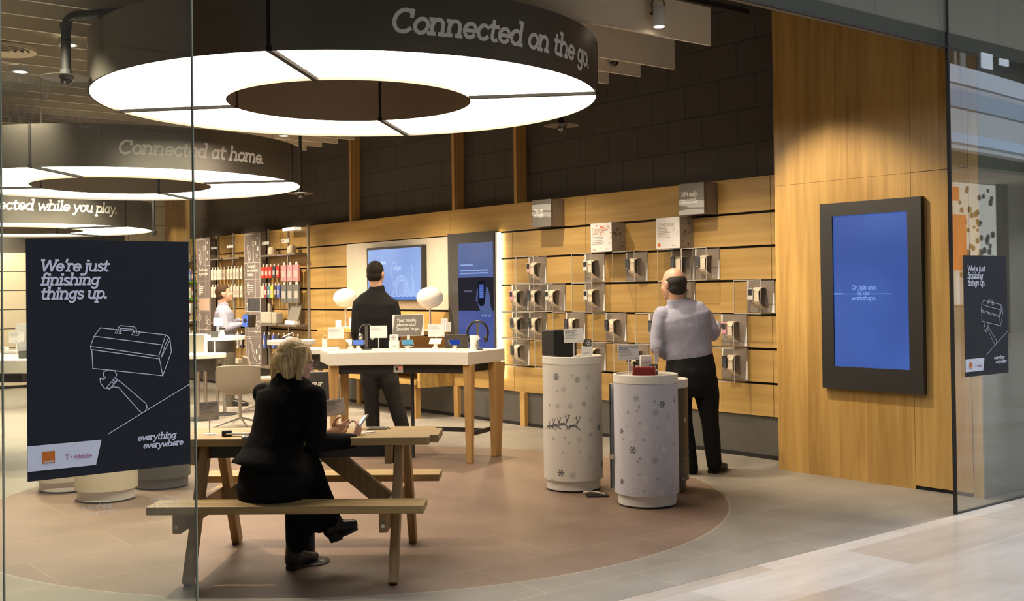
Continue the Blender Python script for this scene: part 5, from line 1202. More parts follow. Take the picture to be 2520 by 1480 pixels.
# ------------------------------------------------------------------ small round pedestal tables
def pedestal(c, h, r, label, poles=2):
    t = root('pedestal_table', (c[0], c[1], 0), label, 'pedestal table', 'round white pedestal tables')
    MB().lathe([(.20, 0), (.20, .008), (.19, .012)], (c[0], c[1], 0), 36).build('floor_plate', DARK, t, smooth=True)
    for s in ((-1, 1) if poles == 2 else (0,)):
        o = RT*(.045*s); MB().cyl((c[0]+o.x, c[1]+o.y, .01), (c[0]+o.x, c[1]+o.y, h-.16), .022, 16).build('pole', CHROME, t, smooth=True)
    MB().lathe([(r*.62, h-.20), (r*.62, h-.045)], (c[0], c[1], 0), 36).build('under_box', pmat('table_underside_dark', (.05, .046, .04), .5), t, smooth=True)
    MB().lathe([(r-.004, h-.048), (r, h-.044), (r, h-.004), (r-.004, h)], (c[0], c[1], 0), 64).build('tabletop', WHITE, t, smooth=True)
    return t
q = at_d(541, 733, 13.85); PA_ = (q.x, q.y); pedestal(PA_, .975, .30, 'round white table in front of the man holding the blue box')
q = at_d(494, 733, 13.35); PB_ = (q.x, q.y); pedestal(PB_, .785, .29, 'lower round white table beside the poster, carrying the white screen')
q = at_d(716, 733, 12.4); PC_ = (q.x, q.y); pedestal(PC_, .975, .265, 'round white table behind the woman\'s head')
q = at_d(775, 733, 10.9); PD_ = (q.x, q.y); pedestal(PD_, .955, .24, 'round white table tucked behind the left end of the white counter')
p = V(PD_[0], PD_[1], .955)+RT*.09
t = root('music_player', p, 'white player with a wrist loop standing on the round table left of the counter', 'music player')
Ms = Matrix.Translation(p) @ Matrix.Rotation(FACE, 4, 'Z')
MB().bb((-.025, -.012, 0), (.025, .012, .088)).xform(Ms).build('body', WHITE_P, t, bevel=.008)
MB().tube([Ms @ Vector((.024*math.cos(a)+.003, 0, .09+.035*math.sin(a))) for a in [PI*i/10 for i in range(11)]], .003, 6).build('loop', CREAM, t)
p = V(PA_[0], PA_[1], .975)+RT*.0-Vector((FW.x, FW.y, 0))*.1
info_card(p, .115, .098, .13, 'cream print card on the round table in front of the man with the blue box')
t = root('phone_puck', p+RT*.06, 'white cone shaped phone puck beside the card on that far round table', 'phone stand')
MB().lathe([(.04, 0), (.025, .05), (.022, .085)], p+RT*.05, 20).build('cone', WHITE_P, t, smooth=True); MB().bb((-.03, -.03, .085), (.03, .03, .10)).xform(Matrix.Translation(p+RT*.05)).build('top', BLACK, t)
p = V(PB_[0], PB_[1], .785)-RT*.09
t = root('monitor', p, 'white framed grey screen standing on the lower round table', 'monitor')
Ms = Matrix.Translation(p) @ Matrix.Rotation(FACE-.12, 4, 'Z')
MB().bb((-.16, -.015, .0), (.165, .02, .235)).xform(Ms).build('frame', WHITE_P, t, bevel=.005); MB().bb((-.15, -.017, .015), (.135, -.014, .222)).xform(Ms).build('screen', pmat('grey_screen', (.30, .28, .22), .4), t)
p = V(PB_[0], PB_[1], .785)+RT*.16
t = root('tablet_stand', p, 'small slate screen on a white stem on the lower round table', 'tablet')
MB().cyl(p, p+V(0, 0, .17), .006, 10).build('stem', WHITE_P, t); MB().lathe([(.035, 0), (.035, .005)], p, 16).build('foot', WHITE_P, t)
Ms = Matrix.Translation(p+V(0, 0, .17)) @ Matrix.Rotation(FACE, 4, 'Z'); MB().bb((-.045, -.006, .02), (.045, .006, .10)).xform(Ms).build('panel', pmat('slate_panel', (.12, .12, .11), .4), t); MB().bb((-.055, -.012, 0), (.055, .012, .022)).xform(Ms).build('tray', WHITE_P, t)
p = V(PC_[0], PC_[1], .975)-RT*.02
t = root('phone_stand', p, 'white phone tilted on a stand on the table behind the woman\'s head', 'phone stand')
MB().lathe([(.05, 0), (.045, .02), (.02, .04)], p, 20).build('puck', WHITE_P, t, smooth=True)
MB().bb((-.06, -.035, -.004), (.06, .035, .004)).xform(Matrix.Translation(p-RT*.02+V(0, 0, .058)) @ Matrix.Rotation(FACE, 4, 'Z') @ Matrix.Rotation(-.42, 4, 'Y')).build('handset', WHITE_P, t, bevel=.003)
# swivel chairs
def chair(c, yaw, label):
    t = root('swivel_chair', (c[0], c[1], 0), label, 'chair', 'pale swivel chairs'); M = Matrix.Translation((c[0], c[1], 0)) @ Matrix.Rotation(yaw, 4, 'Z') @ Matrix.Scale(.88, 4)
    SH = pmat('chair_beige_felt', (.33, .28, .21), .8, var=.05, scale=60, bump=.1)
    mb = MB(); n = 14
    prof = [(-.24, .435), (-.10, .415), (.06, .415), (.17, .435), (.235, .50), (.265, .60), (.285, .72), (.295, .80)]
    vs = []; fs = []
    for thk in (0, .022):
        for i, (y, z) in enumerate(prof):
            wd = .25 if i < 4 else .27
            for j in range(n+1):
                u = -1+2*j/n; edge = abs(u)**3
                yy = y-thk*(1 if i > 3 else 0)-edge*(.07 if i > 3 else 0); zz = z+thk*(1 if i <= 3 else .25)+edge*(.05 if i <= 3 else -.02*(i == 7))
                vs.append((u*wd, yy, zz))
    k = n+1; m = len(prof)*k
    for o in (0, m):
        for i in range(len(prof)-1):
            for j in range(n): a = o+i*k+j; fs.append((a, a+1, a+k+1, a+k))
    for i in range(len(prof)-1):
        for j in (0, n): a = i*k+j; fs.append((a, a+k, a+k+m, a+m))
    for j in range(n):
        for i in (0, len(prof)-1): a = i*k+j; fs.append((a, a+1, a+1+m, a+m))
    mb.add(vs, fs).xform(M).build('shell', SH, t, smooth=True)
    MB().cyl((0, 0, .12), (0, 0, .41), .022, 16).xform(M).build('column', CHROME, t, smooth=True)
    for q in range(4): a = q*PI/2+.35; MB().beam((0, 0, .12), (.33*math.cos(a), .33*math.sin(a), .022), .03, .02, (0, 0, 1), .7).xform(M).build('foot', CHROME, t, bevel=.004)
    return t
q = at_d(588, 733, 12.55); chair((q.x+.0, q.y), math.atan2(-FW.x, FW.y)+PI+.15, 'pale swivel chair seen from behind, left of the woman in black')
q = at_d(645, 733, 14.2); chair((q.x, q.y), math.atan2(-FW.x, FW.y)+PI-1.3, 'second pale swivel chair mostly hidden behind the woman\'s shoulder')
# floor-standing grey sign behind the woman
p = at_d(778, 733, 10.0); p = V(p.x, p.y, .50)
t = root('grey_sign', (p.x, p.y, 0), 'dark grey sign board on the floor between the woman and the counter leg', 'sign')
MS_ = Matrix.Translation((p.x, p.y, 0)) @ Matrix.Rotation(FACE, 4, 'Z')
MB().bb((-.17, -.004, .46), (.125, .004, .79)).xform(MS_).build('board', CARD, t)
M = MS_ @ Matrix(((1, 0, 0, -.17), (0, 0, -1, -.004), (0, 1, 0, .46), (0, 0, 0, 1)))
mb = MB(); mb.add([flat(M, .001)(*q) for q in ((0, .0), (.27, 0), (.29, .14), (.29, .325), (0, .325))], [tuple(range(5))]); mb.build('grey_field', pmat('sign_charcoal', (.05, .05, .052), .5), t)
put_text(t, M, ['our'], .12, .20, .05, .05, WTXT, 1.3, lift=.002)
MB().bb((-.03, -.01, .012), (-.01, .01, .46)).xform(MS_).build('post', DARK, t); MB().lathe([(.14, 0), (.14, .012)], (p.x, p.y, 0), 30).build('foot', DARK, t)
# bits on the left-edge counter
def lc(px, py): return at_z(px, py, CTOP)+Vector((FW.x, FW.y, 0))*.12
info_card(lc(26, 880), .13, .10, .12, 'print card on the counter at the left edge of the photo')
p = lc(45, 868)+Vector((FW.x, FW.y, 0))*.05
carton(p, (.17, .08, .27), 'white carton on the counter behind the left edge of the poster', CARD, .1)
p = lc(14, 872); t = root('desk_phone', p, 'white desk phone on the counter at the far left', 'telephone')
Ms = Matrix.Translation(p) @ Matrix.Rotation(FACE, 4, 'Z'); MB().bb((-.07, -.05, 0), (.05, .05, .03)).xform(Ms).build('base', WHITE_P, t, bevel=.008); MB().bb((-.07, -.04, .03), (-.035, .04, .06)).xform(Ms).build('handset', WHITE_P, t, bevel=.008)
p = lc(50, 885); carton(p, (.11, .06, .07), 'low black box on the left counter by the poster edge', CUBE, .1)
# ------------------------------------------------------------------ people
def blend(name, mb, voxel, mat, parent=None, it=4, loc=None):
    """weld overlapping closed shapes into one continuous smooth surface"""
    me = bpy.data.meshes.new('tmp'); me.from_pydata([tuple(v) for v in mb.v], [], mb.f)
    bm = bmesh.new(); bm.from_mesh(me); bmesh.ops.recalc_face_normals(bm, faces=bm.faces); bm.to_mesh(me); bm.free()
    o = bpy.data.objects.new('tmp', me); COL.objects.link(o)
    m = o.modifiers.new('r', 'REMESH'); m.mode = 'VOXEL'; m.voxel_size = voxel
    if it: s = o.modifiers.new('s', 'SMOOTH'); s.factor = .5; s.iterations = it
    dg = bpy.context.evaluated_depsgraph_get(); out = bpy.data.meshes.new_from_object(o.evaluated_get(dg))
    bpy.data.objects.remove(o); bpy.data.meshes.remove(me)
    out.name = name
    T = Matrix.Translation(Vector(loc)) if parent is None else WM[parent.name]
    out.transform(T.inverted()); out.materials.clear(); out.materials.append(mat)
    for p in out.polygons: p.use_smooth = True
    ob = bpy.data.objects.new(name, out); COL.objects.link(ob); WM[ob.name] = T.copy()
    if parent is None: ob.matrix_basis = T
    else: ob.parent = parent; CH.setdefault(parent.name, []).append(ob)
    return ob
def limb(mb, pts, n=14, flat_=1.0):
    """pts: (point, radius); each joint gets a ball so bends stay full"""
    for i in range(len(pts)-1):
        (p, r), (q, s) = pts[i], pts[i+1]; p, q = Vector(p), Vector(q)
        side = (q-p).orthogonal()
        mb.loft([(p, r, r), (p.lerp(q, .35), r*.98+s*.02 if r > s else r, r if r > s else r), (p.lerp(q, .7), (r+2*s)/3, (r+2*s)/3), (q, s, s)], side, n)
        mb.sph(p, r*.99, n); mb.sph(q, s*.99, n)
    return mb
def hand(mb, wrist, d, nrm, thumb_side, curl=.5, k=1.0, spread=.0):
    """palm, four unequal curled fingers, and a thumb off the side of the palm; nrm = out of the palm"""
    w = Vector(wrist); d = Vector(d).normalized(); nrm = Vector(nrm); nrm = (nrm-d*nrm.dot(d)).normalized(); x = d.cross(nrm)*thumb_side
    mb.loft([(w-d*.015*k, .026*k, .020*k), (w+d*.02*k, .033*k, .017*k), (w+d*.055*k, .040*k, .015*k), (w+d*.088*k, .038*k, .012*k)], x, 14)
    for i, (off, L) in enumerate(((.029, .074), (.010, .083), (-.010, .077), (-.028, .060))):
        p = w+d*(.082-.004*abs(i-1))*k+x*off*k; a = .15; prev = p-d*.015*k
        pts = [(prev, .0088*k), (p, .0088*k)]
        for j, f in enumerate((.46, .30, .24)):
            a += curl*(.75+.1*i)*(1.0 if j else .8); dd = d*math.cos(a)+nrm*math.sin(a)+x*spread*off*10
            p = p+dd*(L*f*k); pts.append((p, (.0084-.0007*j)*k))
        limb(mb, pts, 10)
    t0 = w+d*.022*k+x*.026*k; td = (d*.62+x*.62+nrm*.45).normalized(); t1 = t0+td*.042*k; t2 = t1+(d*.8+x*.15+nrm*.5).normalized()*.030*k; t3 = t2+(d*.85-x*.1+nrm*.45).normalized()*.024*k
    limb(mb, [(t0, .013*k), (t1, .0105*k), (t2, .0095*k), (t3, .0080*k)], 10)
def head(mb, c, f, r, u, neck, s=1.0):
    B = Matrix((r, f, u)).transposed(); P = lambda a, b, d: c+(r*a+f*b+u*d)*s
    E_ = lambda p, sc: mb.sph(p, s, 24, sc, B)
    E_(P(0, -.012, .022), (.076, .096, .098)); E_(P(0, .030, -.035), (.061, .066, .082)); E_(P(0, .052, -.085), (.038, .040, .034)); E_(P(0, .078, -.100), (.020, .018, .017))
    E_(P(0, .080, .022), (.052, .018, .014)); E_(P(.034, .060, -.030), (.026, .028, .026)); E_(P(-.034, .060, -.030), (.026, .028, .026))
    limb(mb, [(P(0, .090, .012), .009*s), (P(0, .106, -.022), .013*s)], 10); E_(P(.011, .098, -.028), (.010, .012, .008)); E_(P(-.011, .098, -.028), (.010, .012, .008))
    E_(P(0, .090, -.058), (.023, .014, .006)); E_(P(0, .088, -.067), (.020, .014, .007))
    for q in (-1, 1): E_(P(q*.077, -.012, -.012), (.010, .024, .034)); E_(P(q*.082, -.020, .000), (.008, .020, .022))
    limb(mb, [(P(0, -.030, -.045), .056*s), (Vector(neck), .060*s)], 18)
    return P, B
def frame_of(f):
    f = Vector(f).normalized(); r = f.cross(Vector((0, 0, 1))).normalized(); return f, r, r.cross(f)
def eyes(P, B, body, s=1.0):
    for q in (-1, 1):
        MB().sph(P(q*.030, .079, .004), .0115*s, 14).build('eye', pmat('eye_white', (.6, .56, .5), .25), body, smooth=True)
        MB().sph(P(q*.030, .0865, .004), .0055*s, 10).build('iris', pmat('eye_brown', (.05, .03, .02), .2), body, smooth=True)
SKIN = pmat('skin_warm', (.56, .31, .21), .5, var=.05, scale=30); SKIN_F = pmat('skin_fair', (.60, .36, .27), .5, var=.05, scale=30)
def cloth(n, c, rough=.85, bump=.25, scale=16): return pmat(n, c, rough, var=.12, scale=scale, bump=bump*1.6, spec=.15, bdist=.02)
def shoe(mb, heel, d, L=.27, w_=.046, up=None):
    d = Vector(d).normalized(); u = Vector((0, 0, 1)) if up is None else Vector(up); h = Vector(heel); sd = d.cross(u).normalized()
    mb.loft([(h+u*.05-d*.005, w_*.62, .040), (h+d*.02*L/.27+u*.052, w_*.82, .050), (h+d*.10*L/.27+u*.046, w_*.92, .045), (h+d*.17*L/.27+u*.034, w_*1.05, .033), (h+d*.235*L/.27+u*.028, w_*.92, .026), (h+d*L+u*.024, w_*.45, .016)], sd, 16, 2.4)
def sole(mb, heel, d, L=.27, w_=.046, up=None):
    d = Vector(d).normalized(); u = Vector((0, 0, 1)) if up is None else Vector(up); h = Vector(heel); sd = d.cross(u).normalized()
    pl = [(-.003, .72), (.06*L/.27, .9), (.16*L/.27, 1.08), (.22*L/.27, .92), (L*.985, .45)]
    ring = [h+d*a+sd*(w_*k) for a, k in pl]+[h+d*a-sd*(w_*k) for a, k in reversed(pl)]
    n = len(ring); mb.add(ring+[p+u*.018 for p in ring], [tuple(range(n)), tuple(range(n, 2*n))]+[(i, (i+1) % n, n+(i+1) % n, n+i) for i in range(n)])
    mb.loft([(h+d*.03+u*.0, w_*.8, .04), (h+d*.03-u*.0+u*.03, w_*.78, .04)], sd, 12, 4)

def standing(label, loc, J, fdir, wdir, cols, hair_kind, hands_cfg, unit, b_torso=.125):
    """J: joints in the world; the body is one surface, the clothes lie over it"""
    f, r, u = frame_of(fdir[0]); S_ = unit
    mb = MB(); P, B = head(mb, J['head'], f, r, u, J['neck'], S_)
    # the body under the clothes
    tor = [(p, a*.86, b*.86) for p, a, b in J['torso']]; mb.loft(tor, wdir, 20); hp = J['hips']; mb.loft([(p, a*.86, b*.86) for p, a, b in hp], wdir, 20)
    for k in ('armL', 'armR'): limb(mb, [(p, q*.74) for p, q in J[k]])
    for k in ('legL', 'legR'): limb(mb, [(p, q*.72) for p, q in J[k]])
    for k, (d, n_, th, cu) in hands_cfg.items():
        hand(mb, J[k][-1][0]+Vector(d).normalized()*.012, d, n_, th, cu, S_)
    body = blend('person', mb, .0075*S_, cols['skin'], None, 3, loc); tag(body, label, 'person', None)
    eyes(P, B, body, S_)
    top = MB(); top.loft(J['torso'], wdir, 24, 2.3)
    for k in ('armL', 'armR'): limb(top, J[k], 16)
    col = J['neck']; top.loft([(Vector(J['torso'][-1][0])-V(0, 0, .03), .088*S_, .08*S_), (Vector(col).lerp(J['head'], .10), .076*S_, .074*S_), (Vector(col).lerp(J['head'], .30), .070*S_, .070*S_)], wdir, 18)
    blend('shirt' if cols['top_name'] == 'shirt' else cols['top_name'], top, .010, cols['top'], body, 3)
    tr = MB(); tr.loft(J['hips'], wdir, 24, 2.3)
    for k in ('legL', 'legR'): limb(tr, J[k], 18)
    blend('trousers', tr, .011, cols['trousers'], body, 3)
    for k, d in J['feet']:
        sh_ = MB(); shoe(sh_, k, d, .27*S_); so = blend('shoe', sh_, .007, cols['shoe'], body, 2); ss = MB(); sole(ss, k, d, .27*S_); ss.build('sole', BLACK, so)
    hm = MB(); E_ = lambda p, sc: hm.sph(p, S_, 22, sc, B)
    if hair_kind == 'bald':
        E_(P(0, -.032, .010), (.084, .090, .068)); E_(P(0, -.05, -.035), (.074, .064, .058))
    else:
        E_(P(0, -.020, .034), (.081, .094, .094)); E_(P(0, -.045, -.018), (.074, .066, .062))
        if hair_kind == 'receding': E_(P(.0, .02, .075), (.055, .06, .045))
    blend('hair', hm, .006, cols['hair'], body, 3)
    return body, P
# --- man in the lilac shirt, before the phone cases
def jd(D): return lambda x, y, dd=0.0: at_d(x, y, D+dd)
q = jd(8.98); FXY = Vector((FW.x, FW.y, 0)).normalized(); RXY = Vector((RT.x, RT.y, 0)).normalized()
k_ = 8.98/F_PX
def S3(pt_, a, b): return (pt_, a, b)
J = {'head': q(1656, 699), 'neck': q(1666, 750),
 'torso': [S3(q(1697, 884), .185, .125), S3(q(1695, 868), .190, .130), S3(q(1693, 840), .186, .128), S3(q(1686, 805), .205, .138), S3(q(1681, 780), .222, .130), S3(q(1676, 762), .185, .105), S3(q(1671, 751), .115, .085), S3(q(1667, 742), .078, .074)],
 'hips': [S3(q(1697, 864), .180, .120), S3(q(1698, 880), .188, .128), S3(q(1700, 915), .205, .150), S3(q(1703, 950), .195, .145), S3(q(1706, 975), .14, .11)],
 'armL': [(q(1630, 775), .072), (q(1619, 835), .066), (q(1618, 855, -.02), .062), (q(1640, 875, .05), .043)],
 'armR': [(q(1733, 778), .070), (q(1750, 812), .062), (q(1753, 824, .03), .056), (q(1764, 802, .28), .042)],
 'legL': [(q(1668, 935), .100), (q(1684, 1045), .068), (q(1701, 1155), .058)], 'legR': [(q(1735, 935), .102), (q(1748, 1045), .070), (q(1758, 1145, .0), .060)],
 'feet': [(V(q(1705, 1166).x, q(1705, 1166).y, 0.0), FXY*.95-RXY*.1), (V(q(1751, 1162).x, q(1751, 1162).y, 0.0), FXY*.75+RXY*.5)]}
SHIRTL = cloth('lilac_shirt', (.34, .335, .42), .8, .45, 7)
standing('man in a pale lilac shirt and black trousers facing the phone cases', V(q(1725, 1160).x, q(1725, 1160).y, 0), J, (FXY*.80-RXY*.55-V(0, 0, .05),), RXY*.97-FXY*.22,
 dict(skin=SKIN, top=SHIRTL, top_name='shirt', trousers=cloth('black_trousers', (.014, .014, .014)), shoe=pmat('black_leather', (.012, .011, .011), .3), hair=cloth('dark_grey_hair', (.035, .030, .027), .7, .06, 90)), 'bald',
 {'armL': (RXY*.55+FXY*.3-V(0, 0, .6), FXY*-.3+RXY*.7, 1, .55), 'armR': (FXY+V(0, 0, .2), RXY*-1, 1, .5)}, 1.06)
# --- man in black before the television
q = jd(11.2)
J = {'head': q(925, 675), 'neck': q(928, 716),
 'torso': [S3(q(926, 885), .20, .13), S3(q(925, 860), .20, .135), S3(q(925, 825), .19, .13), S3(q(924, 780), .215, .14), S3(q(924, 748), .225, .13), S3(q(925, 731), .17, .10), S3(q(927, 714), .080, .075)],
 'hips': [S3(q(928, 862), .17, .12), S3(q(929, 890), .185, .13), S3(q(931, 915), .18, .13), S3(q(932, 932), .13, .10)],
 'armL': [(q(885, 750), .072), (q(878, 815), .062), (q(882, 845, .15), .048)], 'armR': [(q(964, 752), .074), (q(978, 810), .062), (q(972, 835, .22), .048)],
 'legL': [(q(911, 910), .102), (q(914, 985), .076), (q(920, 1080), .064)], 'legR': [(q(950, 910), .102), (q(972, 990), .078), (q(999, 1080), .066)],
 'feet': [(V(q(920, 1099).x, q(920, 1099).y, 0), FXY), (V(q(1000, 1099).x, q(1000, 1099).y, 0), FXY*.8+RXY*.6)]}
standing('man in a black jacket seen from behind, watching the television', V(q(955, 1099).x, q(955, 1099).y, 0), J, (FXY*.95+RXY*.25,), RXY,
 dict(skin=SKIN, top=cloth('black_jacket', (.013, .013, .012)), top_name='jacket', trousers=cloth('charcoal_trousers', (.030, .028, .027)), shoe=MATS['black_leather'], hair=cloth('dark_brown_hair', (.018, .012, .009), .7, .06, 90)), 'short',
 {'armL': (FXY-V(0, 0, .3), RXY*.8, 1, .6), 'armR': (FXY-V(0, 0, .1), -RXY, -1, .6)}, 1.06)
# --- man with the blue box, in profile by the shelving
q = jd(14.95)
J = {'head': q(551, 723), 'neck': q(549, 754),
 'torso': [S3(q(556, 829), .17, .12), S3(q(556, 818), .175, .13), S3(q(555, 805), .17, .125), S3(q(552, 785), .19, .13), S3(q(550, 770), .20, .12), S3(q(549, 760), .15, .095), S3(q(549, 752), .075, .07)],
 'hips': [S3(q(557, 820), .16, .12), S3(q(557, 835), .17, .13), S3(q(557, 850), .18, .14), S3(q(557, 865), .15, .11)],
 'armL': [(q(553, 771, .16), .062), (q(560, 806, .2), .052), (q(588, 789, .12), .038)], 'armR': [(q(547, 772, -.17), .064), (q(556, 809, -.22), .054), (q(590, 799, -.06), .038)],
 'legL': [(q(556, 855, .08), .10), (q(562, 928, .09), .074), (q(560, 1000, .10), .062)], 'legR': [(q(558, 855, -.08), .10), (q(566, 928, -.09), .074), (q(565, 1000, -.10), .062)],
 'feet': [(V(q(556, 1015, .1).x, q(556, 1015, .1).y, 0), RXY), (V(q(562, 1015, -.1).x, q(562, 1015, -.1).y, 0), RXY)]}
pb, _P = standing('man in a pale striped shirt in profile, holding a blue box at the shelving', V(q(559, 1013).x, q(559, 1013).y, 0), J, (RXY*.95+FXY*.28+V(0, 0, .22),), FXY*-.95+RXY*.25,
 dict(skin=SKIN, top=cloth('pale_blue_shirt', (.25, .25, .31), .8, .4, 8), top_name='shirt', trousers=cloth('olive_trousers', (.085, .075, .055)), shoe=MATS['black_leather'], hair=cloth('brown_hair', (.06, .03, .014), .7, .06, 90)), 'receding',
 {'armL': (RXY-V(0, 0, .05), V(0, 0, -.9)-RXY*.1, 1, .4), 'armR': (RXY+V(0, 0, .05), FXY+V(0, 0, .2), 1, .5)}, 1.0)
p = at_d(611, 805, 14.9)
t = root('packaged_product', p, 'blue and black box held by the man in the pale striped shirt', 'box')
Mx = Matrix.Translation(p) @ Matrix.Rotation(FACE-.4, 4, 'Z') @ Matrix.Rotation(.08, 4, 'Y')
MB().bb((-.055, -.06, 0), (.075, .06, .165)).xform(Mx).build('carton', BLACK, t, bevel=.006)
MB().bb((-.054, -.0625, .002), (.028, -.0595, .162)).xform(Mx).build('blue_front', pmat('bright_blue_card', (.06, .13, .55), .4), t)
MB().lathe([(.030, 0), (.022, .004)], Mx @ Vector((-.012, -.062, .085)), 16, Mx.to_3x3() @ Vector((0, -1, 0))).build('round_print', BLACK, t)

# --- woman in black on the bench
wf = (RXY*.42+FXY*.90).normalized(); wr = wf.cross(Vector((0, 0, 1)))      # the way her chest faces, her right
hf = (RXY*.80+FXY*.56-V(0, 0, .30)); f, r, u = frame_of(hf)
hc = at_d(729, 890, 5.99); nk = at_d(700, 944, 5.97)
TOR = [S3(at_d(664, 1150, 5.885), .178, .150), S3(at_d(668, 1120, 5.89), .165, .130), S3(at_d(682, 1080, 5.91), .150, .115), S3(at_d(694, 1035, 5.935), .158, .118), S3(at_d(703, 995, 5.95), .172, .120), S3(at_d(708, 966, 5.96), .178, .105), S3(at_d(706, 948, 5.965), .135, .085), S3(at_d(702, 932, 5.97), .070, .062)]
aR = [(at_d(775, 975, 5.87), .060), (at_d(779, 1040, 5.84), .056), (at_d(775, 1090, 5.83), .052), (at_d(864, 1086, 6.02), .042)]
aL = [(at_d(646, 968, 6.04), .056), (at_d(680, 1040, 6.16), .048), (at_d(738, 1072, 6.20), .042), (at_d(795, 1066, 6.17), .033)]
HIP = [S3(at_d(668, 1120, 5.89), .150, .118), S3(at_d(668, 1160, 5.885), .172, .150), S3(at_d(670, 1195, 5.88), .186, .172), S3(at_d(672, 1222, 5.88), .180, .168), S3(at_d(673, 1243, 5.885), .15, .14)]
lL = [(at_d(655, 1200, 5.96), .095), (at_d(728, 1165, 6.17), .075), (at_d(731, 1255, 6.06), .066), (at_d(733, 1332, 5.985), .066)]
lR = [(at_d(712, 1195, 5.86), .098), (at_d(750, 1138, 5.99), .078), (at_d(786, 1215, 6.05), .064), (at_d(815, 1280, 6.08), .056)]
loc = V(at_d(672, 1240, 5.9).x, at_d(672, 1240, 5.9).y, 0)
mb = MB(); P, B = head(mb, hc, f, r, u, nk, .93)
mb.loft([(p, a*.84, b*.82) for p, a, b in TOR], wr, 20); mb.loft([(p, a*.88, b*.86) for p, a, b in HIP], wr, 20)
limb(mb, [(p, q_*.72) for p, q_ in aR[:-1]]+[(aR[-1][0], .024)]); limb(mb, [(p, q_*.72) for p, q_ in aL[:-1]]+[(aL[-1][0], .024), (at_d(812, 1064, 6.16), .023)])
limb(mb, [(p, q_*.74) for p, q_ in lL]); limb(mb, [(p, q_*.74) for p, q_ in lR])
phone_c = at_d(889, 1041, 6.11)
wR = at_d(873, 1080, 6.045); hand(mb, wR, at_d(884, 1052, 6.09)-wR, -RXY*.7+FXY*.35+V(0, 0, .15), -1, .55, .92)
wL = at_d(812, 1064, 6.16); hand(mb, wL, at_d(862, 1050, 6.13)-wL, V(0, 0, .35)-FXY*.75, -1, .30, .95)
lady = blend('person', mb, .0055, SKIN_F, None, 3, loc); tag(lady, 'woman with blond hair in a black suit seated on the picnic bench, holding a phone', 'person')
eyes(P, B, lady, .93)
BLK = cloth('black_wool', (.0035, .0035, .004), .9, .25, 12)
jk = MB(); jk.loft(TOR, wr, 26, 2.3); limb(jk, aR, 16); limb(jk, aL, 16)
jk.loft([(at_d(664, 1118, 5.885), .160, .125), (at_d(658, 1146, 5.87), .190, .165), (at_d(655, 1158, 5.865), .196, .172)], wr, 24)
jk.loft([(at_d(704, 952, 5.955), .100, .080), (at_d(704, 918, 5.965), .070, .066)], wr, 18)      # collar
blend('jacket', jk, .0085, BLK, lady, 3)
tr = MB(); tr.loft(HIP, wr, 26, 2.2); limb(tr, lL, 18); limb(tr, lR, 18)
limb(tr, [(at_d(735, 1225, 6.05), .07), (at_d(742, 1300, 6.02), .072)], 16); limb(tr, [(at_d(775, 1255, 6.06), .060), (at_d(786, 1290, 6.06), .052)], 16)
blend('trousers', tr, .009, cloth('black_trouser_cloth', (.0065, .0065, .007), .85, .2, 12), lady, 3)
BOOT = pmat('black_boot_leather', (.014, .012, .011), .38, var=.2, scale=30, bump=.2)
# standing boot, toes turned to the right
hb = at_z(716, 1404, 0.0); bd_ = (RXY*.42+FXY*.90).normalized(); bt = MB(); shoe(bt, hb+V(0, 0, .006), bd_, .235, .046)
limb(bt, [(hb+bd_*.02+V(0, 0, .05), .046), (hb+bd_*.035+V(0, 0, .13), .047), (hb+bd_*.05+V(0, 0, .19), .050)], 16)
b1_ = blend('boot', bt, .006, BOOT, lady, 2); so = MB(); sole(so, hb, bd_, .235, .044); so.build('sole', BLACK, b1_)
# raised boot, toes to the right and up a little
hb = at_d(815, 1330, 6.08); tip = at_d(882, 1302, 6.10); bd_ = (tip-hb).normalized(); bu = (at_d(822, 1285, 6.08)-hb); bu = (bu-bd_*bu.dot(bd_)).normalized()
bt = MB(); shoe(bt, hb+bu*.006, bd_, (tip-hb).length*1.04, .042, bu); limb(bt, [(hb+bd_*.015+bu*.05, .042), (at_d(824, 1283, 6.08), .043), (at_d(812, 1268, 6.075), .045)], 16)
b2_ = blend('boot', bt, .006, BOOT, lady, 2); so = MB(); sole(so, hb, bd_, (tip-hb).length, .041, bu); so.build('sole', BLACK, b2_)
so = MB(); so.loft([(hb-bu*.012+bd_*.028, .034, .036), (hb+bu*.02+bd_*.03, .034, .036)], bd_.cross(bu), 12, 4); so.build('heel', BLACK, b2_)
# hair: a crown with long locks falling to the collar
def hair_mat():
    m = bpy.data.materials.new('blond_hair'); m.use_nodes = True; nt = m.node_tree; N = nt.nodes.new; L = nt.links.new; b = nt.nodes['Principled BSDF']
    b.inputs['Roughness'].default_value = .42; tc = N('ShaderNodeTexCoord'); mp = N('ShaderNodeMapping'); L(tc.outputs['Object'], mp.inputs[0])
    mp.inputs['Scale'].default_value = (95, 95, 7); nz = N('ShaderNodeTexNoise'); nz.inputs['Scale'].default_value = 1; nz.inputs['Detail'].default_value = 3; nz.inputs['Distortion'].default_value = .6; L(mp.outputs[0], nz.inputs['Vector'])
    cr = N('ShaderNodeValToRGB'); cr.color_ramp.elements[0].position = .32; cr.color_ramp.elements[0].color = (.25, .16, .06, 1); cr.color_ramp.elements[1].position = .68; cr.color_ramp.elements[1].color = (.72, .54, .26, 1)
    L(nz.outputs['Fac'], cr.inputs[0]); L(cr.outputs[0], b.inputs['Base Color']); bp = N('ShaderNodeBump'); bp.inputs['Strength'].default_value = .5; bp.inputs['Distance'].default_value = .004; L(nz.outputs['Fac'], bp.inputs['Height']); L(bp.outputs[0], b.inputs['Normal']); return m
hm = MB()
hm.sph(P(0, -.026, .030), .93, 26, (.088, .108, .102), B); hm.sph(P(0, -.06, -.015), .93, 24, (.086, .080, .088), B)
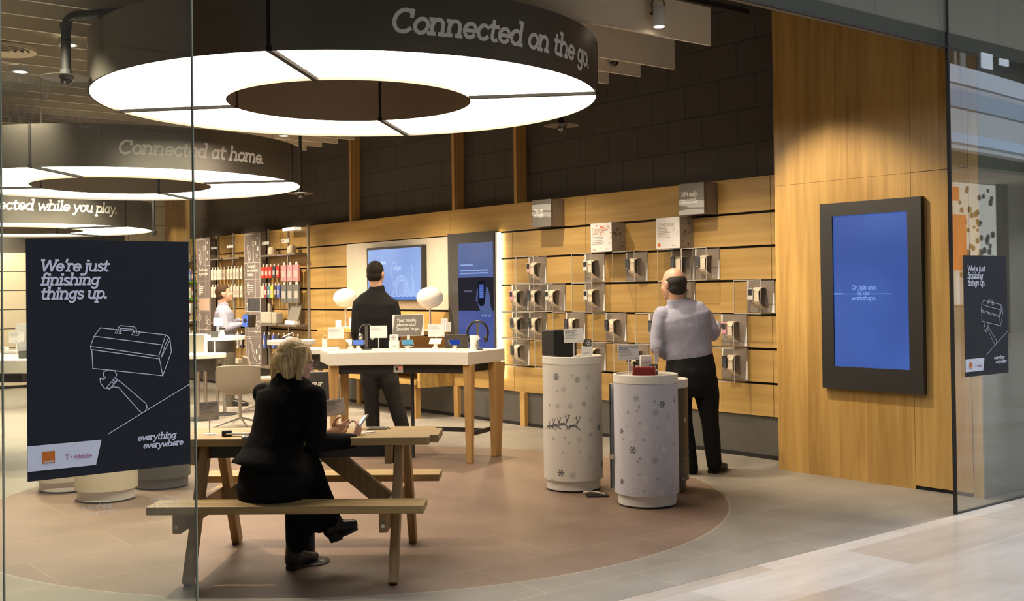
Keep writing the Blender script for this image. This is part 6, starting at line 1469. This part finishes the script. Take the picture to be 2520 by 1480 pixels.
def lock(pts): hm.loft([(at_d(*p), a, b) for p, a, b in pts], RT, 16)
lock([((688, 872, 5.985), .040, .050), ((682, 900, 5.965), .040, .048), ((683, 928, 5.95), .036, .040), ((688, 946, 5.942), .028, .026), ((694, 957, 5.94), .014, .014)])
lock([((712, 872, 5.94), .046, .044), ((708, 905, 5.925), .046, .040), ((710, 932, 5.915), .038, .030), ((719, 950, 5.905), .024, .018), ((727, 959, 5.90), .010, .009)])
lock([((738, 858, 5.935), .042, .036), ((744, 882, 5.915), .026, .026), ((740, 908, 5.90), .020, .020), ((735, 932, 5.895), .018, .014), ((744, 948, 5.895), .014, .010), ((757, 957, 5.90), .007, .006)])
lock([((690, 885, 6.06), .040, .036), ((684, 925, 6.04), .034, .030), ((690, 948, 6.02), .02, .016)])
lock([((722, 850, 6.0), .05, .05), ((748, 858, 5.99), .030, .040), ((760, 874, 5.985), .014, .030), ((763, 886, 5.985), .007, .018)])
blend('hair', hm, .005, hair_mat(), lady, 3)
# glasses
gl = root('glasses', P(0, .09, 0), 'dark framed glasses worn by the woman in black', 'glasses'); GF = pmat('glasses_dark_red', (.06, .018, .016), .3)
for q_ in (-1, 1):
    MB().tube([P(q_*.032+.022*math.cos(a), .108, .004+.016*math.sin(a)) for a in [2*PI*i/20 for i in range(20)]], .0016, 6, True).build('rim', GF, gl)
    MB().tube([P(q_*.054, .107, .008), P(q_*.078, .085, .010), P(q_*.084, .02, .008), P(q_*.086, -.012, .004)], .0019, 6).build('temple_arm', GF, gl)
MB().tube([P(-.010, .109, .008), P(0, .112, .011), P(.010, .109, .008)], .0016, 6).build('bridge', GF, gl)
# the phone in her hands
t = root('mobile_phone', phone_c, 'lit phone held in both hands by the woman in black', 'mobile phone')
a_ = (at_d(899, 1027, 6.13)-at_d(879, 1056, 6.09)).normalized(); nv = (-RXY*.75+V(0, 0, .55)-FXY*.25); nv = (nv-a_*nv.dot(a_)).normalized(); Mx = Matrix.Translation(phone_c) @ Matrix(((a_.x, nv.cross(a_).x, nv.x), (a_.y, nv.cross(a_).y, nv.y), (a_.z, nv.cross(a_).z, nv.z))).to_4x4()
MB().bb((-.055, -.028, -.005), (.055, .028, .005)).xform(Mx).build('body', pmat('phone_pale_silver', (.62, .58, .5), .3), t, bevel=.004)
MB().bb((-.042, -.024, .0045), (.042, .024, .0058)).xform(Mx).build('screen', emat('phone_glow', (.75, .85, .9), 1.1), t)
# ------------------------------------------------------------------ ceiling lamps and cameras
LENS = emat('downlight_lens', (1, .86, .66), 9.0)
def downlight(x, y, label, z=3.425, power=420, seen=True, ang_=1.7):
    t = root('downlight', (x, y, z), label, 'downlight', 'ceiling downlights')
    MB().lathe([(.075, 0), (.075, .05), (.055, .05), (.055, 0), (.075, 0)], (x, y, z), 28, cap=False).build('trim_ring', WHITE_P, t, smooth=True)
    MB().lathe([(.055, .012), (.055, .014)], (x, y, z), 28).build('lens', LENS, t)
    MB().cyl((x, y, z+.05), (x, y, 4.2), .012, 8).build('conduit', DARK, t)
    spot('downlight_and_fill_beam', (x, y, z-.03), (x, y, 0), power, ang_, .8)
def zpos(px, py, z=3.43): p = at_z(px, py, z); return p.x, p.y
downlight(*zpos(50, 176), 'ceiling downlight near the left edge, above the middle ring')
downlight(*zpos(169, 110), 'ceiling downlight beside the black camera pipe')
downlight(*zpos(46, 325), 'far ceiling downlight above the left end of the middle ring')
downlight(*zpos(698, 334), 'ceiling downlight just under the rim of the largest ring')
for x, y, pw in ((6.55, 8.6, 330), (6.5, 10.9, 480), (6.4, 13.2, 420), (2.0, 7.2, 420), (2.6, 14.6, 640), (4.6, 18.6, 640), (4.6, 13.6, 560), (5.6, 12.2, 520)):  # unseen spots without fittings, added to brighten the shop floor and back
    spot('downlight_and_fill_beam', (x, y, 3.38), (x+(.35 if x > 6 else 0), y, 0), pw, 1.75, .8)
for y_ in (14.9, 16.4, 17.9): spot('downlight_and_fill_beam', (5.7, y_, 3.38), (7.8, y_, 1.15), 460, 1.0, .8)  # spots added to light the shelving boards, no lamps behind them
spot('downlight_and_fill_beam', (7.0, 17.6, 3.9), (7.3, 19.2, 2.8), 160, 1.5, .8)  # added spot that brightens the white back tiles
spot('downlight_and_fill_beam', (6.1, 6.6, 3.38), (7.3, 6.4, .8), 260, 1.25, .8)  # added wall-wash spot, no fitting modelled
# air vent
x, y = zpos(8, 118); t = root('air_vent', (x, y, 3.42), 'round ceiling air vent at the left edge', 'air vent')
MB().lathe([(.24, 0), (.24, .03), (.20, .03), (.19, .01), (.24, 0)], (x, y, 3.40), 36, cap=False).build('rim', BAF, t, smooth=True)
for r_ in (.15, .10, .05): MB().lathe([(r_, .012), (r_+.03, .0), (r_+.03, .006), (r_, .018), (r_, .012)], (x, y, 3.40), 32, cap=False).build('cone', BAF, t, smooth=True)
MB().lathe([(.2, .03), (.2, .032)], (x, y, 3.40), 32).build('backing', DARK, t)
# spotlight on its bracket
p = at_d(1622, 66, 8.4); tz = p.z
t = root('track_spotlight', p, 'white cylindrical spotlight hanging before the pale ceiling boards', 'spotlight')
MB().lathe([(.045, 0), (.047, .004), (.047, .15), (.044, .155)], p, 32).build('barrel', WHITE_P, t, smooth=True)
MB().lathe([(.040, -.001), (.040, .001)], p, 28).build('lens', LENS, t)
MB().tube([p+V(0, 0, .155)+RT*a+V(0, 0, b) for a, b in ((-.04, -.08), (-.052, -.03), (-.052, .03), (-.03, .05), (.03, .05), (.04, .02), (.035, .0))], .008, 8).build('yoke', CHROME, t, smooth=True)
MB().sph(p+V(0, 0, .10)-RT*.055, .012, 12).build('tilt_knob', BLACK, t, smooth=True)
MB().cyl(p+V(0, 0, .20), V(p.x, p.y, 4.2), .008, 10).build('drop_rod', WHITE_P, t)
spot('spotlight_beam', p-V(0, 0, .02), (7.46, 4.95, 1.35), 330, 1.05, .6)
q = at_y(1700, 6, 5.45); t = root('lighting_track', q, 'black lighting track at the top, right of the white spotlight', 'lighting track')
MB().bb((5.9, 5.43, q.z), (6.75, 5.47, q.z+.04)).build('track', BLACK, t); MB().cyl((6.2, 5.45, q.z+.04), (6.2, 5.45, 4.2), .006, 8).build('hanger', BLACK, t)
# dome cameras under discs
def dome(px, py, D, r, label, pipe=None):
    p = at_d(px, py, D); t = root('dome_camera', p, label, 'security camera', 'dome cameras under discs')
    MB().lathe([(0, .006), (r*.6, .004), (r, -.002), (r, 0), (r*.6, .010), (0, .016)], p, 48).build('disc', pmat('disc_dark_brown', (.055, .05, .042), .4), t, smooth=True)
    MB().sph(p-V(0, 0, .012), .038, 20, (1, 1, 1.1)).build('dome', pmat('dome_dark_glass', (.02, .02, .022), .08, coat=.5), t, smooth=True)
    MB().lathe([(.046, -.014), (.046, .004), (.03, .004), (.03, -.014), (.046, -.014)], p, 24, cap=False).build('collar', CHROME, t, smooth=True)
    MB().sph(p-V(0, 0, .03)-FW*.028, .012, 12).build('lens', CHROME, t, smooth=True)
    pr = .030 if pipe else .02
    MB().cyl(p+V(0, 0, .01), p+V(0, 0, .05), pr*1.3, 20).build('socket', DARK, t, smooth=True)
    if pipe:
        a = at_d(*pipe[0]); top = V(p.x, p.y, a.z); b = at_d(*pipe[1]); b = V(b.x, b.y, a.z); h = (b-top).normalized()
        MB().tube([p+V(0, 0, .04), top-V(0, 0, .09)]+[top-V(0, 0, .075)+h*.075+(-h*math.cos(i*PI/14)+V(0, 0, math.sin(i*PI/14)))*.075 for i in range(8)]+[b], pr, 16).build('pipe', pmat('black_pipe', (.02, .02, .02), .45), t, smooth=True)
        MB().cyl(top-V(0, 0, .085), top-V(0, 0, .045), pr*1.22, 20).build('fitting', DARK, t, smooth=True)
    else: MB().cyl(p+V(0, 0, .04), V(p.x, p.y, 4.2), .02, 12).build('drop_pipe', DARK, t, smooth=True)
dome(163, 191, 7.25, .160, 'dome camera under a disc on a black bent pipe, left of the largest ring', ((163, 40, 7.25), (520, 34, 7.0)))
dome(1382, 309, 9.75, .155, 'dome camera under a disc, below the right rim of the largest ring')
dome(740, 477, 13.6, .155, 'dome camera under a disc, right of the middle ring')
p = at_d(1511, 158, 9.9); t = root('wall_camera', p, 'small dark dome camera on the pale ceiling board right of the largest ring', 'security camera')
MB().lathe([(.045, .02), (.045, .09)], p, 24).build('housing', WHITE_P, t, smooth=True); MB().sph(p+V(0, 0, .02), .042, 20).build('dome', MATS['dome_dark_glass'], t, smooth=True)
MB().cyl(p+V(0, 0, .09), V(p.x, p.y, 4.2), .012, 10).build('drop_rod', WHITE_P, t)
# hanging pole by the back wall
p = at_d(379, 578, 17.0); t = root('dome_camera', p, 'thin black hanging camera pole before the white tiled back wall', 'security camera'); MB().cyl(p+V(0, 0, .06), V(p.x, p.y, 4.2), .022, 12).build('pole', BLACK, t); MB().sph(p+V(0, 0, .03), .05, 16).build('dome', MATS['dome_dark_glass'], t, smooth=True)

# ------------------------------------------------------------------ the mall across the concourse, seen as reflections in the glass
STONE = tile_mat('mall_stone_cladding', (.46, .40, .33), (.50, .44, .36), (.22, .19, .16), 3.2, 1.6, .6, 'xz', .02, 0)
struct(MB().bb((-12, -14.2, 0), (46, -14, 12)).build('wall_mall', STONE))
struct(MB().bb((45.8, -14, 0), (46, 3.8, 12)).build('wall_mall_end', STONE)); struct(MB().bb((-12.2, -14, 0), (-12, 3.8, 12)).build('wall_mall_side', STONE))
struct(MB().bb((9.6, GY, 0), (46, GY+.2, 12)).build('wall_neighbour', pmat('neighbour_front', (.30, .28, .26), .6))); struct(MB().bb((-12, GY, 4.6), (9.6, GY+.2, 12)).build('wall_above_shop', STONE)); struct(MB().bb((-12, GY, 0), (-1.2, GY+.2, 4.6)).build('wall_beside_shop', MATS['neighbour_front']))
def band(name, x0, x1, y0, y1, z0, z1, mat, kind=True):
    n = 14; poly = []
    cs = [(x0+(x1-x0)*i/n, y0+(y1-y0)*i/n+1.2*math.sin(PI*i/n)) for i in range(n+1)]
    poly = cs+[(x, y-.25) for x, y in reversed(cs)]; return struct(MB().prism(poly, z0, z1).build(name, mat))
BLUEG = pmat('balustrade_blue_grey', (.34, .42, .56), .4); PALE = pmat('balcony_pale', (.50, .52, .56), .5)
band('trim_30', 16, 44, -5.5, -9.5, 4.6, 6.2, PALE); band('trim_31', 16, 44, -5.45, -9.45, 5.55, 5.95, BLUEG); band('trim_32', 16, 44, -5.45, -9.45, 6.1, 6.5, pmat('rail_light', (.62, .68, .80), .4)); band('trim_33', 16, 44, -5.42, -9.42, 4.75, 4.95, emat('cove_light', (.55, .72, 1.0), 1.6))
struct(MB().bb((10, -14, 4.5), (45, -7.6, 4.6)).build('ceiling_mall', pmat('mall_soffit', (.55, .50, .42), .7)))
UP_E = emat('upper_shop_picture', (.75, .85, 1.0), 2.2)
struct(MB().bb((14, -9.4, 6.9), (45, -9.2, 8.7)).build('wall_upper_shop', pmat('upper_shop_dark', (.035, .033, .032), .5)))
struct(MB().bb((14, -9.6, 8.7), (45, -9.2, 12)).build('wall_upper_stone', STONE)); struct(MB().bb((14, -9.6, 0), (45, -9.4, 4.5)).build('wall_lower_shop', pmat('lower_shop_front', (.42, .38, .33), .6)))
for i, (x, z, w_, h_) in enumerate(((32.0, 7.9, .6, .45), (33.0, 8.1, .5, .2), (31.8, 7.2, 1.1, .42), (30.2, 7.3, .12, .9), (30.6, 7.2, .3, 1.0))):
    t = root('shop_picture', (x, -9.15, z), 'bright picture in the upper shop reflected in the right glass, %s' % ['upper middle', 'upper right', 'lower middle', 'thin left upright', 'pale left upright'][i], 'picture'); MB().bb((x-w_/2, -9.2, z), (x+w_/2, -9.15, z+h_)).build('picture', UP_E if i < 3 else pmat('upper_grey', (.45, .48, .48), .5), t)
struct(MB().bb((30.3, -9.39, .9), (32.6, -9.3, 4.45)).build('window_opposite', pmat('window_lit', (.5, .5, .48), .5, emit=(1, .98, .92), estr=1.1)))
rr_ = random.Random(3)
t = root('dotted_screen', (31.5, -9.28, 0), 'white screen with grey dots across the mall, reflected in the right glass', 'screen')
for k in range(46): x, z, q = 30.5+1.9*rr_.random(), 1.6+2.7*rr_.random(), .05+.05*rr_.random(); MB().lathe([(q, 0), (q, .03)], (x, -9.30, z), 12, (0, 1, 0)).build('dot', pmat('dot_grey', (.12, .11, .10), .6), t)
for i, (x0, x1, z0, z1) in enumerate(((29.5, 30.35, 3.9, 4.3), (29.5, 30.7, 1.9, 3.5))):
    t = root('orange_panel', ((x0+x1)/2, -9.25, z0), '%s orange panel across the mall, reflected beside the right glass edge' % ['narrow upper', 'large lower'][i], 'panel'); MB().bb((x0, -9.27, z0), (x1, -9.2, z1)).build('panel', pmat('orange_panel', (.8, .17, .03), .5, emit=(1, .17, .02), estr=.9), t)
struct(MB().bb((32.75, -9.4, 0), (33.15, -9.2, 4.5)).build('trim_34', pmat('mall_post_brown', (.10, .05, .035), .5)))
area('facade_fill_light', (28, 2.4, 11.5), (0, 0, 0), 24, 2.4, 5200, (.84, .91, 1.0))  # unseen light added to brighten the mall facade for its reflections

# large ghostly vinyl wording high on the left pane
VIN3 = VIN2.copy(); VIN3.name = 'vinyl_ghost'; [setattr(n.inputs[0], 'default_value', .035) for n in VIN3.node_tree.nodes if n.type == 'MIX_SHADER']
p = at_y(5, 300, GY-.0065); t = root('vinyl_wording', p, 'large ghostly everything everywhere wording high on the left glass', 'window wording')
wd_ = at_y(228, 305, GY).x-p.x
M = frame((1, 0, 0), (0, 0, 1), p); sz = .12; k_ = wd_/text_width('where', sz); sz *= k_
put_text(t, M, ['where'], 0, 0, sz, .02, VIN3, .8); put_text(t, M, ['ing'], at_y(10, 220, GY).x-p.x, at_y(10, 222, GY).z-p.z, sz, .02, VIN3, .8)
